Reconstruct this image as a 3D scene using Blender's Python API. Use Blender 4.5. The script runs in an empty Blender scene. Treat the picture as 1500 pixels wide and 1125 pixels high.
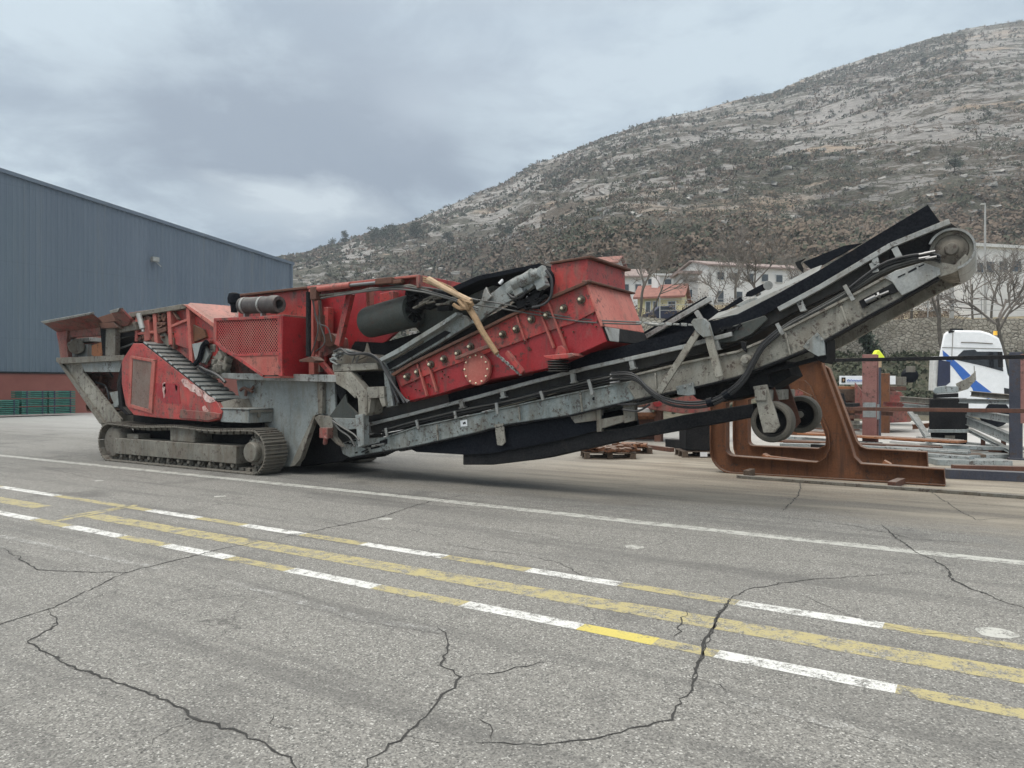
import bpy, bmesh, math, random
from mathutils import Vector, Matrix, noise as mnoise
R = math.radians
random.seed(11)
SC = bpy.context.scene
COL = SC.collection
# ------------------------------------------------------------------ camera frame
F, CX, HY, EH = 1083.0, 750.0, 566.0, 1.6
A = R(57.6)
FW = Vector((-math.cos(A), math.sin(A), 0)); RT = Vector((math.sin(A), math.cos(A), 0)); UP = Vector((0, 0, 1))
CAM = Vector((0, 0, EH))
def ray(px, py): return FW + RT * ((px - CX) / F) + UP * ((HY - py) / F)
def P(px, py, Y=None, X=None, Z=None, D=None):
    r = ray(px, py)
    if D is not None: s = D
    elif Y is not None: s = Y / r.y
    elif X is not None: s = X / r.x
    else: s = (Z - EH) / r.z
    return CAM + r * s
def CF(r, d, z): return RT * r + FW * d + UP * z      # plan frame: right, depth, height
# ------------------------------------------------------------------ materials
def nt(m):
    m.use_nodes = True; t = m.node_tree; t.nodes.clear(); return t
class N:
    def __init__(s, t): s.t = t
    def n(s, typ, **k):
        x = s.t.nodes.new(typ)
        for a, b in k.items(): setattr(x, a, b)
        return x
    def l(s, a, b): s.t.links.new(a, b)
    def noise(s, vec, scale, detail=4, rough=.55, dist=0):
        x = s.n('ShaderNodeTexNoise'); x.inputs['Scale'].default_value = scale; x.inputs['Detail'].default_value = detail
        x.inputs['Roughness'].default_value = rough; x.inputs['Distortion'].default_value = dist
        if vec: s.l(vec, x.inputs['Vector'])
        return x.outputs['Fac']
    def ramp(s, fac, a, b, lo=0., hi=1.):
        x = s.n('ShaderNodeMapRange'); x.inputs['From Min'].default_value = a; x.inputs['From Max'].default_value = b
        x.inputs['To Min'].default_value = lo; x.inputs['To Max'].default_value = hi
        s.l(fac, x.inputs['Value']); return x.outputs['Result']
    def mix(s, fac, a, b):
        x = s.n('ShaderNodeMix', data_type='RGBA')
        if isinstance(fac, (int, float)): x.inputs[0].default_value = fac
        else: s.l(fac, x.inputs[0])
        for i, c in ((6, a), (7, b)):
            if isinstance(c, tuple): x.inputs[i].default_value = (*c, 1)
            else: s.l(c, x.inputs[i])
        return x.outputs[2]
    def math(s, op, a, b=None, c=None):
        x = s.n('ShaderNodeMath', operation=op)
        for i, c_ in enumerate((a, b, c)):
            if c_ is None: continue
            if isinstance(c_, (int, float)): x.inputs[i].default_value = c_
            else: s.l(c_, x.inputs[i])
        return x.outputs[0]
    def map(s, vec, scale=(1, 1, 1), rot=(0, 0, 0), loc=(0, 0, 0)):
        x = s.n('ShaderNodeMapping'); x.inputs['Scale'].default_value = scale; x.inputs['Rotation'].default_value = rot
        x.inputs['Location'].default_value = loc; s.l(vec, x.inputs['Vector']); return x.outputs[0]
    def bump(s, h, strength, dist=.01, normal=None):
        x = s.n('ShaderNodeBump'); x.inputs['Strength'].default_value = strength; x.inputs['Distance'].default_value = dist
        s.l(h, x.inputs['Height'])
        if normal: s.l(normal, x.inputs['Normal'])
        return x.outputs[0]
    def out(s, col, rough, metal=0, normal=None, alpha=None, spec=None, emit=None):
        b = s.n('ShaderNodeBsdfPrincipled'); o = s.n('ShaderNodeOutputMaterial')
        for nm, v in (('Base Color', col), ('Roughness', rough), ('Metallic', metal), ('Alpha', alpha), ('Specular IOR Level', spec)):
            if v is None: continue
            if isinstance(v, tuple): b.inputs[nm].default_value = (*v, 1)
            elif isinstance(v, (int, float)): b.inputs[nm].default_value = v
            else: s.l(v, b.inputs[nm])
        if normal: s.l(normal, b.inputs['Normal'])
        s.l(b.outputs[0], o.inputs['Surface']); return b
MATS = {}
def worn(name, c1, c2, dirt=(.13, .11, .085), d=.5, rust=0., sc=2.2, rough=.62, metal=0., bump=.25, rustc=(.16, .055, .02), streak=.35, fine=38, chips=.5, dust=.55, spec=.5):
    m = bpy.data.materials.new(name); t = N(nt(m))
    v = t.n('ShaderNodeTexCoord').outputs['Object']
    st = t.map(v, (1, 1, streak))
    a = t.noise(v, sc, 5, .6); f = t.noise(v, fine, 3, .6); g = t.noise(st, sc * 2.1, 6, .7, .4); h = t.noise(t.map(v, (1, 1, .6), loc=(7, 3, 2)), sc * 1.4, 7, .72)
    col = t.mix(t.ramp(a, .38, .62), c1, c2)
    col = t.mix(t.ramp(f, .35, .75, 0, .35), col, tuple(min(1, x * 1.5 + .03) for x in c2))
    dm = t.ramp(g, .66 - d * .3, .9 - d * .3, 0, .85)
    col = t.mix(dm, col, dirt)
    if dust > 0:
        gn = t.n('ShaderNodeNewGeometry'); sx = t.n('ShaderNodeSeparateXYZ'); t.l(gn.outputs['Normal'], sx.inputs[0])
        dz = t.math('MULTIPLY', t.ramp(sx.outputs[2], .35, .9, 0, dust), t.ramp(a, .25, .6, .4, 1)); col = t.mix(dz, col, (.20, .185, .16))
    if chips > 0:
        c1_ = t.noise(v, 11, 9, .78); c2_ = t.noise(v, 1.7, 4, .6)
        cm_ = t.math('MULTIPLY', t.ramp(c1_, .545, .575), t.ramp(c2_, .62 - chips * .3, .72 - chips * .3))
        col = t.mix(t.math('MULTIPLY', cm_, .85), col, (.055, .035, .028))
        dr = t.noise(t.map(v, (9, 9, .55)), 1.3, 5, .7); col = t.mix(t.ramp(dr, .56, .72, 0, .6), col, tuple(x * .45 for x in dirt))
    if rust > 0:
        rm = t.ramp(h, .78 - rust * .35, .84 - rust * .35, 0, .9)
        col = t.mix(rm, col, rustc)
        rr = t.ramp(rm, 0, 1, rough, .9)
    else: rr = t.ramp(g, .3, .8, rough - .08, min(1, rough + .22))
    bb = t.bump(t.math('ADD', t.math('MULTIPLY', f, .35), h), bump, .012)
    t.out(col, rr, metal, bb, None, spec)
    MATS[name] = m; return m
def flat(name, c, rough=.6, metal=0., var=.25, sc=6, emit=0):
    m = bpy.data.materials.new(name); t = N(nt(m)); v = t.n('ShaderNodeTexCoord').outputs['Object']
    a = t.noise(v, sc, 5, .65)
    col = t.mix(t.ramp(a, .3, .7), tuple(x * (1 - var) for x in c), tuple(min(1, x * (1 + var)) for x in c))
    b = t.out(col, rough, metal, t.bump(a, .15, .01))
    if emit: b.inputs['Emission Color'].default_value = (*c, 1); b.inputs['Emission Strength'].default_value = emit
    MATS[name] = m; return m
worn('red', (.24, .014, .015), (.40, .05, .042), d=.6, chips=.95, rust=.22, rough=.5)
worn('red_deep', (.22, .008, .012), (.29, .014, .018), d=.28, rust=.16, rough=.42)
worn('red_faded', (.34, .065, .052), (.36, .11, .085), d=.36, rust=.16, rough=.7)
worn('red_dirty', (.19, .03, .028), (.25, .07, .055), d=.85, rust=.42, chips=.9, rough=.75)
worn('salmon', (.50, .18, .14), (.45, .13, .10), d=.45, rust=.12, rough=.7)
worn('grey', (.17, .19, .185), (.235, .255, .25), d=.6, rust=.14, rough=.6, dirt=(.16, .14, .11))
worn('grey_dirty', (.12, .117, .10), (.19, .18, .152), d=.85, rust=.22, rough=.75, dirt=(.115, .095, .07), chips=.8)
worn('grey_beam', (.17, .205, .205), (.27, .29, .275), d=.72, rust=.3, rough=.58, dirt=(.12, .105, .08), rustc=(.09, .055, .032), bump=.4, chips=.9)
worn('mud_beam', (.17, .163, .14), (.28, .268, .228), d=.75, rust=.33, rough=.72, fine=55, dirt=(.15, .13, .10), rustc=(.07, .055, .04), bump=.6, chips=.95)
worn('steel_lt', (.22, .225, .215), (.33, .335, .32), d=.6, rust=.14, rough=.45, metal=.25, dirt=(.2, .18, .15))
worn('dark', (.007, .0075, .009), (.016, .016, .017), d=.3, rough=.9, spec=.12, chips=0, dust=.3, dirt=(.045, .04, .034))
worn('rubber', (.004, .005, .008), (.006, .008, .012), d=.2, rough=.9, spec=.1, chips=0, dust=.2, dirt=(.022, .02, .018), bump=.12)
worn('belt', (.018, .018, .019), (.035, .035, .034), d=.6, rough=.8, dirt=(.065, .06, .05))
worn('drum', (.028, .034, .031), (.04, .046, .041), d=.35, rough=.7, dirt=(.07, .065, .05), bump=.1)
worn('track', (.085, .078, .065), (.13, .12, .10), d=.8, rust=.2, rough=.78, dirt=(.17, .15, .12), rustc=(.09, .06, .04), bump=.5)
worn('rust', (.105, .038, .014), (.15, .058, .022), d=.55, rust=.2, rough=.85, dirt=(.055, .026, .016), rustc=(.20, .085, .03), streak=.2)
worn('rust_lt', (.25, .10, .045), (.32, .13, .055), d=.3, rust=.2, rough=.9, dirt=(.2, .09, .04))
worn('rust_dk', (.075, .032, .022), (.12, .05, .03), d=.4, rust=.2, rough=.85, dirt=(.05, .03, .022))
worn('post_brown', (.20, .085, .075), (.25, .12, .105), d=.3, rust=.1, rough=.7)
worn('post_navy', (.028, .032, .05), (.04, .045, .065), d=.3, rough=.6)
worn('galv', (.25, .28, .28), (.36, .39, .39), d=.5, rough=.45, metal=.4, dirt=(.2, .2, .19))
worn('bolt', (.07, .055, .04), (.13, .10, .075), d=.4, rust=.25, rough=.4, metal=.6)
worn('muffler', (.035, .03, .03), (.06, .052, .05), d=.5, rust=.25, rough=.6, dirt=(.12, .10, .085))
flat('chrome', (.22, .22, .22), .4, 1.0, .08)
flat('boltcap', (.75, .68, .5), .4, .5, .1)
flat('hose', (.028, .029, .031), .45, 0, .3)
flat('hose_lt', (.085, .085, .08), .5, 0, .3)
flat('white', (.78, .79, .80), .45, 0, .05)
flat('white_dirty', (.55, .55, .53), .6, 0, .15)
flat('blue', (.03, .12, .42), .35, 0, .1)
flat('navy', (.015, .02, .05), .4, 0, .2)
flat('glass', (.02, .022, .026), .08, 0, .3)
flat('winglass', (.05, .06, .07), .1, 0, .4)
flat('crack', (.035, .034, .032), .95, 0, .4)
flat('hiviz', (.75, .85, .05), .6, 0, .08)
flat('green', (.022, .13, .10), .5, 0, .35, 9)
flat('wood', (.27, .175, .095), .75, 0, .3, 14)
flat('wood_pale', (.42, .30, .19), .75, 0, .2, 14)
flat('pallet', (.10, .072, .052), .85, 0, .4, 12)
flat('yellow_wall', (.62, .56, .33), .8, 0, .06)
flat('house_white', (.66, .65, .63), .8, 0, .08, 1)
flat('house_grey', (.42, .41, .40), .8, 0, .1, 1)
flat('tile', (.24, .105, .08), .8, 0, .25, 3)
flat('tile_grey', (.26, .20, .18), .8, 0, .2, 3)
flat('bark', (.085, .075, .062), .9, 0, .35, 4)
flat('twig', (.17, .15, .13), .9, 0, .3, 2)
flat('ivy', (.02, .035, .018), .7, 0, .5, 6)
flat('pine', (.022, .038, .022), .8, 0, .5, .4)
flat('amber', (.9, .5, .05), .3, 0, .1)
flat('redlamp', (.5, .03, .02), .3, 0, .1)
flat('pole', (.36, .36, .35), .7, 0, .12)
worn('scuff', (.66, .58, .55), (.50, .30, .26), d=.7, rust=.3, rough=.6, dirt=(.30, .07, .06), chips=1, sc=5)
worn('recess', (.13, .075, .06), (.17, .13, .11), d=.6, rust=.3, rough=.8, dirt=(.14, .12, .1))
worn('tyre', (.07, .065, .055), (.11, .10, .083), d=.7, rough=.85, spec=.2, chips=0, dirt=(.10, .09, .075))
# grille with punched diamond holes
m = bpy.data.materials.new('grille'); t = N(nt(m)); v = t.n('ShaderNodeTexCoord').outputs['Object']
sp = t.n('ShaderNodeSeparateXYZ'); t.l(v, sp.inputs[0])
k = math.pi / .066
sA = t.math('SINE', t.math('MULTIPLY', t.math('ADD', sp.outputs[0], sp.outputs[2]), k)); sB = t.math('SINE', t.math('MULTIPLY', t.math('SUBTRACT', sp.outputs[0], sp.outputs[2]), k))
hole = t.math('GREATER_THAN', t.math('MULTIPLY', t.math('ABSOLUTE', sA), t.math('ABSOLUTE', sB)), .30)
dn = t.noise(v, 2.5, 5, .7)
t.out(t.mix(t.ramp(dn, .35, .7), (.42, .06, .055), (.45, .17, .14)), .6, 0, None, t.math('SUBTRACT', 1, hole)); MATS['grille'] = m
# corrugated cladding
m = bpy.data.materials.new('cladding'); t = N(nt(m)); v = t.n('ShaderNodeTexCoord').outputs['Object']
a = t.noise(t.map(v, (1, 1, .08)), 1.2, 4, .6); b_ = t.noise(v, .12, 3, .5)
col = t.mix(t.ramp(a, .3, .7), (.100, .132, .175), (.125, .158, .20)); col = t.mix(t.ramp(b_, .4, .65, 0, .5), col, (.108, .150, .175)); sy = t.n('ShaderNodeSeparateXYZ'); t.l(v, sy.inputs[0]); pn = t.n('ShaderNodeTexWhiteNoise', noise_dimensions='1D'); t.l(t.math('FLOOR', t.math('MULTIPLY', sy.outputs[1], .95)), pn.inputs['W']); col = t.mix(t.math('MULTIPLY', pn.outputs['Value'], .22), col, (.07, .095, .13)); sm = t.ramp(t.math('ABSOLUTE', t.math('SUBTRACT', t.math('FRACT', t.math('DIVIDE', sy.outputs[2], 4.3)), .5)), .494, .498); col = t.mix(t.math('MULTIPLY', sm, .2), col, (.05, .065, .08)); ds_ = t.noise(t.map(v, (1, 1.5, .05)), 2.2, 5, .7); col = t.mix(t.ramp(ds_, .55, .75, 0, .5), col, (.16, .17, .17))
t.out(col, .6, .0, t.bump(a, .1, .02)); MATS['cladding'] = m
# plinth
m = bpy.data.materials.new('plinth'); t = N(nt(m)); v = t.n('ShaderNodeTexCoord').outputs['Object']
a = t.noise(v, .8, 6, .65); b_ = t.noise(t.map(v, (1, 1, .4)), .6, 7, .75, .6)
col = t.mix(t.ramp(a, .3, .7), (.20, .065, .05), (.25, .09, .07)); col = t.mix(t.ramp(b_, .66, .7), col, (.45, .36, .33))
t.out(col, .8, 0, t.bump(a, .2, .03)); MATS['plinth'] = m
# stone wall
m = bpy.data.materials.new('stonewall'); t = N(nt(m)); v = t.n('ShaderNodeTexCoord').outputs['Object']
vo = t.n('ShaderNodeTexVoronoi', feature='DISTANCE_TO_EDGE'); vo.inputs['Scale'].default_value = 3.6; t.l(t.map(v, (1, 1, 1.5)), vo.inputs['Vector'])
vc = t.n('ShaderNodeTexVoronoi'); vc.inputs['Scale'].default_value = 3.6; t.l(t.map(v, (1, 1, 1.5)), vc.inputs['Vector'])
bw = t.n('ShaderNodeSeparateColor'); t.l(vc.outputs['Color'], bw.inputs[0])
col = t.mix(bw.outputs[0], (.26, .235, .19), (.40, .37, .31)); col = t.mix(t.ramp(vo.outputs['Distance'], .0, .07, 1, 0), col, (.09, .08, .065))
dn = t.noise(v, .35, 6, .7); col = t.mix(t.ramp(dn, .48, .66, 0, .65), col, (.11, .105, .075))
t.out(col, .9, 0, t.bump(t.ramp(vo.outputs['Distance'], 0, .12), .8, .06)); MATS['stonewall'] = m
# ground: asphalt near, pale dusty concrete further in, far yard lightened by painted wet sheen
def ground_nodes(name, paint=None, wear=.5):
    m = bpy.data.materials.new(name); t = N(nt(m)); v = t.n('ShaderNodeTexCoord').outputs['Object']
    vo = t.n('ShaderNodeTexVoronoi'); vo.inputs['Scale'].default_value = 115; t.l(v, vo.inputs['Vector'])
    sc = t.n('ShaderNodeSeparateColor'); t.l(vo.outputs['Color'], sc.inputs[0])
    f1 = t.noise(v, 260, 2, .7); f2 = t.noise(v, 28, 5, .75); f3 = t.noise(v, 1.1, 6, .62); f4 = t.noise(t.map(v, (.5, 1, 1)), .32, 5, .6, .5)
    base = t.mix(t.ramp(f3, .34, .66), (.130, .124, .110), (.205, .195, .173))
    base = t.mix(t.ramp(f2, .42, .62, 0, .75), base, (.092, .089, .080)); f8 = t.noise(v, 11, 5, .7); base = t.mix(t.ramp(f8, .5, .66, 0, .5), base, (.10, .097, .088)); base = t.mix(t.ramp(f8, .46, .34, 0, .45), base, (.32, .31, .28)); f5 = t.noise(v, 95, 3, .7); base = t.mix(t.ramp(f5, .5, .68, 0, .8), base, (.36, .35, .315)); base = t.mix(t.ramp(f5, .48, .34, 0, .75), base, (.06, .059, .056))
    base = t.mix(t.ramp(f1, .35, .7, 0, .55), base, (.29, .285, .268))
    g2 = t.n('ShaderNodeTexVoronoi'); g2.inputs['Scale'].default_value = 88; g2.inputs['Randomness'].default_value = 1; t.l(v, g2.inputs['Vector']); gs = t.n('ShaderNodeSeparateColor'); t.l(g2.outputs['Color'], gs.inputs[0]); base = t.mix(t.ramp(gs.outputs[0], .55, 1, 0, .55), base, (.34, .33, .30)); base = t.mix(t.ramp(gs.outputs[1], .6, 1, 0, .7), base, (.055, .053, .048)); base = t.mix(t.ramp(sc.outputs[0], .92, .97, 0, .7), base, (.55, .54, .50))
    base = t.mix(t.ramp(sc.outputs[1], .90, .95, 0, .7), base, (.05, .05, .048))
    base = t.mix(t.ramp(f4, .52, .66, 0, .45), base, (.10, .098, .092)); f6 = t.noise(t.map(v, (.16, 2.2, 1)), 1.1, 7, .72); base = t.mix(t.ramp(f6, .5, .64, 0, .5), base, (.085, .083, .078)); f7 = t.noise(v, .75, 3, .5, .2); base = t.mix(t.ramp(f7, .62, .72, 0, .5), base, (.07, .068, .064))
    if paint:
        w1 = t.noise(v, 7, 8, .8); w2 = t.noise(v, 60, 4, .8)
        wm = t.ramp(t.math('ADD', t.math('MULTIPLY', w1, .65), t.math('MULTIPLY', w2, .35)), wear - .035, wear + .035)
        dirt = t.mix(t.ramp(w2, .4, .7, 0, .4), paint, tuple(x * .65 for x in paint))
        col = t.mix(wm, dirt, base); hgt = f2
        t.out(col, .7, 0, t.bump(t.math('ADD', t.math('MULTIPLY', sc.outputs[2], .5), f2), .35, .004))
    else:
        s = t.n('ShaderNodeSeparateXYZ'); t.l(v, s.inputs[0])
        n1 = t.noise(t.map(v, (.22, 1, 1)), .9, 7, .68, .4)
        yy = t.math('ADD', s.outputs[1], t.math('MULTIPLY', t.math('SUBTRACT', n1, .5), 5.0))
        xx = t.ramp(s.outputs[0], -11, -5.5)
        zone = t.math('MULTIPLY', t.ramp(yy, 8.9, 11.4), xx)
        con = t.mix(t.ramp(n1, .38, .6), (.12, .092, .062), (.27, .235, .18))
        st = t.noise(t.map(v, (.12, 1.4, 1)), 1.6, 8, .75); con = t.mix(t.ramp(st, .47, .6, 0, .85), con, (.085, .066, .046)); con = t.mix(t.ramp(t.noise(v, .45, 6, .7, 1.), .56, .66, 0, .6), con, (.16, .11, .07))
        con = t.mix(t.ramp(f2, .35, .65, 0, .35), con, (.42, .39, .33))
        con = t.mix(t.ramp(s.outputs[1], 17, 24, 0, .8), con, (.55, .54, .51))  # far concrete whitened: wet reflection of the sky put into the colour
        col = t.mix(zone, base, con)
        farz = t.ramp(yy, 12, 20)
        col = t.mix(t.math('MULTIPLY', farz, t.ramp(s.outputs[0], -12, -16)), col, (.36, .36, .345))  # far left yard paled too, wet sheen put into the colour
        # fine crazing
        cz = t.n('ShaderNodeTexVoronoi', feature='DISTANCE_TO_EDGE'); cz.inputs['Scale'].default_value = .75
        wv = t.n('ShaderNodeVectorMath', operation='ADD'); nn = t.n('ShaderNodeTexNoise'); nn.inputs['Scale'].default_value = 2.5; nn.inputs['Detail'].default_value = 8; t.l(v, nn.inputs['Vector'])
        t.l(v, wv.inputs[0]); t.l(nn.outputs['Color'], wv.inputs[1]); t.l(wv.outputs[0], cz.inputs['Vector'])
        cm = t.ramp(cz.outputs['Distance'], .0, .012, 1, 0); cz2 = t.math('MULTIPLY', cm, t.ramp(t.noise(v, .5, 4, .6), .52, .62, 0, .7))
        col = t.mix(cz2, col, (.05, .048, .045))
        rg = t.ramp(yy, 14, 24, .82, .38)
        t.out(col, rg, 0, t.bump(t.math('ADD', t.math('ADD', t.math('MULTIPLY', sc.outputs[2], .5), f2), t.math('MULTIPLY', f1, .4)), .55, .006))
    MATS[name] = m
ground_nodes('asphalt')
ground_nodes('paint_white', (.64, .64, .61), .525)
ground_nodes('paint_white_old', (.47, .47, .43), .52)
ground_nodes('paint_yellow', (.40, .345, .17), .515)
ground_nodes('paint_yellow_new', (.55, .46, .12), .56)
ground_nodes('paint_faint', (.45, .45, .43), .44)
# hill
m = bpy.data.materials.new('hill'); t = N(nt(m)); v = t.n('ShaderNodeTexCoord').outputs['Object']
s = t.n('ShaderNodeSeparateXYZ'); t.l(v, s.inputs[0])
sv = t.map(v, (.35, .8, 2.2), rot=(0, R(14), 0))
r1 = t.noise(sv, .075, 9, .74, .6); r2 = t.noise(sv, .42, 9, .8, .3); r5 = t.noise(t.map(v, (.5, .8, 2.6), rot=(0, R(16), 0), loc=(9, 2, 5)), .16, 8, .78, .4); r3 = t.noise(v, .012, 5, .6); r4 = t.noise(v, .6, 5, .7)
rock = t.mix(t.ramp(r2, .3, .7), (.20, .185, .172), (.54, .51, .475))
rock = t.mix(t.ramp(t.noise(sv, .03, 5, .6), .56, .66, 0, .65), rock, (.46, .31, .18))
veg = t.mix(t.ramp(r3, .42, .56), (.135, .098, .066), (.060, .068, .034)); veg = t.mix(t.ramp(r4, .3, .7), veg, (.13, .115, .09))
low = t.ramp(s.outputs[2], 16, 52, .16, 0)
big = t.ramp(t.noise(t.map(v, (.5, .7, 1.6), rot=(0, R(14), 0), loc=(3, 1, 8)), .022, 4, .55, .5), .3, .7, -.055, .055)
low = t.math('ADD', low, big)
vm = t.ramp(t.math('ADD', t.math('ADD', t.math('MULTIPLY', r1, .45), t.math('ADD', t.math('MULTIPLY', r2, .15), t.math('MULTIPLY', r5, .40))), low), .492, .522)
spk = t.ramp(t.noise(v, .9, 6, .8), .52, .60, 0, .75); veg = t.mix(spk, veg, (.035, .036, .024)); spk2 = t.ramp(t.noise(sv, 1.1, 6, .8), .57, .62, 0, .6); veg = t.mix(spk2, veg, (.36, .33, .28))
t.out(t.mix(vm, rock, veg), .95, 0, t.bump(t.math('ADD', r2, t.math('MULTIPLY', r4, .5)), 1.0, 2.0)); MATS['hill'] = m
m = bpy.data.materials.new('scrub'); t = N(nt(m)); v = t.n('ShaderNodeTexCoord').outputs['Object']
a = t.noise(v, .35, 6, .7); b_ = t.noise(v, 3, 4, .7)
s = t.n('ShaderNodeSeparateXYZ'); t.l(v, s.inputs[0]); hi_ = t.ramp(s.outputs[2], 5.2, 6.2)
col = t.mix(t.ramp(a, .4, .6), (.045, .048, .028), (.12, .105, .07)); col = t.mix(t.math('MULTIPLY', hi_, t.ramp(a, .3, .5)), col, (.30, .25, .16)); col = t.mix(t.ramp(b_, .45, .7, 0, .6), col, (.035, .035, .025))
t.out(col, .95, 0, t.bump(b_, .8, .2)); MATS['scrub'] = m
def leafmat(name, c1, c2, sc):
    m = bpy.data.materials.new(name); t = N(nt(m)); v = t.n('ShaderNodeTexCoord').outputs['Object']
    a = t.noise(v, sc, 4, .7); b_ = t.noise(v, sc * .08, 3, .6)
    t.out(t.mix(t.ramp(t.math('ADD', t.math('MULTIPLY', a, .5), t.math('MULTIPLY', b_, .5)), .4, .6), c1, c2), .9, 0); MATS[name] = m
leafmat('shrub_green', (.026, .036, .020), (.062, .066, .038), .4)
leafmat('shrub_brown', (.080, .055, .038), (.155, .118, .085), .3)
flat('boulder', (.36, .345, .32), .95, 0, .3, .4)

# ------------------------------------------------------------------ mesh builder
class MB:
    def __init__(s): s.v = []; s.f = []
    def add(s, vs, fs):
        o = len(s.v); s.v += [Vector(x) for x in vs]; s.f += [[o + i for i in f] for f in fs]; return s
    def prism(s, pts, vec):
        n = len(pts); vec = Vector(vec); b = [Vector(p) + vec for p in pts]
        s.add(list(pts) + b, [list(range(n)), [n + i for i in reversed(range(n))]] + [[i, n + i, n + (i + 1) % n, (i + 1) % n] for i in range(n)]); return s
    def box(s, c, d, rot=None):
        c = Vector(c); h = Vector(d) / 2; vs = []
        for z in (-1, 1):
            for y in (-1, 1):
                for x in (-1, 1):
                    w = Vector((x * h.x, y * h.y, z * h.z))
                    if rot is not None: w = rot @ w
                    vs.append(c + w)
        s.add(vs, [[0, 2, 3, 1], [4, 5, 7, 6], [0, 1, 5, 4], [2, 6, 7, 3], [0, 4, 6, 2], [1, 3, 7, 5]]); return s
    def bb(s, a, b):  # box from corner to corner
        a, b = Vector(a), Vector(b); return s.box((a + b) / 2, [abs(x) for x in (b - a)])
    def bar(s, p, q, w, h, up=(0, 0, 1)):
        p, q = Vector(p), Vector(q); d = (q - p); L = d.length
        if L < 1e-6: return s
        x = d / L; up = Vector(up)
        if abs(x.dot(up)) > .98: up = Vector((1, 0, 0))
        y = up.cross(x).normalized(); z = x.cross(y); M = Matrix((x, y, z)).transposed()
        return s.box((p + q) / 2, (L, w, h), M)
    def cyl(s, p, q, r, r2=None, n=18, cap=True):
        p, q = Vector(p), Vector(q); r2 = r if r2 is None else r2; x = (q - p).normalized()
        a = x.orthogonal().normalized(); b = x.cross(a); vs = []
        for c, rr in ((p, r), (q, r2)):
            for i in range(n):
                an = 2 * math.pi * i / n; vs.append(c + (a * math.cos(an) + b * math.sin(an)) * rr)
        fs = [[i, (i + 1) % n, n + (i + 1) % n, n + i] for i in range(n)]
        if cap: fs += [list(reversed(range(n))), [n + i for i in range(n)]]
        s.add(vs, fs); return s
    def lathe(s, c, axis, prof, n=28, close=False):
        c = Vector(c); x = Vector(axis).normalized(); a = x.orthogonal().normalized(); b = x.cross(a); vs = []
        for r, h in prof:
            for i in range(n):
                an = 2 * math.pi * i / n; vs.append(c + x * h + (a * math.cos(an) + b * math.sin(an)) * r)
        k = len(prof); fs = []
        for j in range(k if close else k - 1):
            j2 = (j + 1) % k
            fs += [[j * n + i, j * n + (i + 1) % n, j2 * n + (i + 1) % n, j2 * n + i] for i in range(n)]
        if not close: fs += [list(reversed(range(n))), [(k - 1) * n + i for i in range(n)]]
        s.add(vs, fs); return s
    def tube(s, pts, r, n=6, sub=4, taper=None):
        pts = [Vector(p) for p in pts]
        if sub > 1 and len(pts) > 2:
            q = []
            for i in range(len(pts) - 1):
                p0 = pts[max(0, i - 1)]; p1 = pts[i]; p2 = pts[i + 1]; p3 = pts[min(len(pts) - 1, i + 2)]
                for k in range(sub):
                    u = k / sub
                    q.append(.5 * ((2 * p1) + (p2 - p0) * u + (2 * p0 - 5 * p1 + 4 * p2 - p3) * u * u + (3 * p1 - p0 - 3 * p2 + p3) * u ** 3))
            q.append(pts[-1]); pts = q
        vs = []; m_ = len(pts); prev = None
        for i, p in enumerate(pts):
            d = (pts[min(i + 1, m_ - 1)] - pts[max(i - 1, 0)]).normalized()
            a = d.orthogonal().normalized() if prev is None else (prev - d * prev.dot(d)).normalized()
            prev = a; b = d.cross(a)
            rr = r if taper is None else r + (taper - r) * i / (m_ - 1)
            for k in range(n):
                an = 2 * math.pi * k / n; vs.append(p + (a * math.cos(an) + b * math.sin(an)) * rr)
        fs = []
        for i in range(m_ - 1):
            for k in range(n): fs.append([i * n + k, i * n + (k + 1) % n, (i + 1) * n + (k + 1) % n, (i + 1) * n + k])
        fs += [list(reversed(range(n))), [(m_ - 1) * n + k for k in range(n)]]
        s.add(vs, fs); return s
    def clump(s, c, rad, nq, size, flatz=1.0, rnd=random):
        for _ in range(nq):
            d = Vector((rnd.gauss(0, 1), rnd.gauss(0, 1), rnd.gauss(0, 1))).normalized() * rad * (rnd.random() ** .45)
            d.z *= flatz; p = Vector(c) + d
            a = Vector((rnd.gauss(0, 1), rnd.gauss(0, 1), rnd.gauss(0, 1))).normalized(); b = a.orthogonal().normalized()
            z = size * (.6 + rnd.random() * .8); a = a * z; b = b * z * .7
            s.add([p - a, p + b, p + a, p - b], [[0, 1, 2, 3]])
        return s
def rootof(o):
    while o.parent: o = o.parent
    return o
def obj(name, mb, mat, parent=None, bevel=0., smooth=True, recalc=True, label=None, origin=None):
    off = Vector((0, 0, 0))
    if parent is not None: off = rootof(parent).location.copy()
    elif origin is not None: off = Vector(origin)
    elif mb.v:
        xs = [p.x for p in mb.v]; ys = [p.y for p in mb.v]; zs = [p.z for p in mb.v]
        off = Vector(((min(xs) + max(xs)) / 2, (min(ys) + max(ys)) / 2, min(zs)))
    me = bpy.data.meshes.new(name); me.from_pydata([tuple(p - off) for p in mb.v], [], mb.f)
    if recalc:
        b = bmesh.new(); b.from_mesh(me); bmesh.ops.recalc_face_normals(b, faces=b.faces); b.to_mesh(me); b.free()
    me.materials.append(MATS[mat])
    if smooth:
        me.polygons.foreach_set('use_smooth', [True] * len(me.polygons)); me.set_sharp_from_angle(angle=R(38))
    me.update()
    o = bpy.data.objects.new(name, me); COL.objects.link(o)
    if parent is not None: o.parent = parent
    else: o.location = off
    if bevel > 0:
        md = o.modifiers.new('bevel', 'BEVEL'); md.width = bevel; md.segments = 2; md.limit_method = 'ANGLE'; md.angle_limit = R(50); md.use_clamp_overlap = True
    if label: o['label'] = label
    return o
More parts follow.
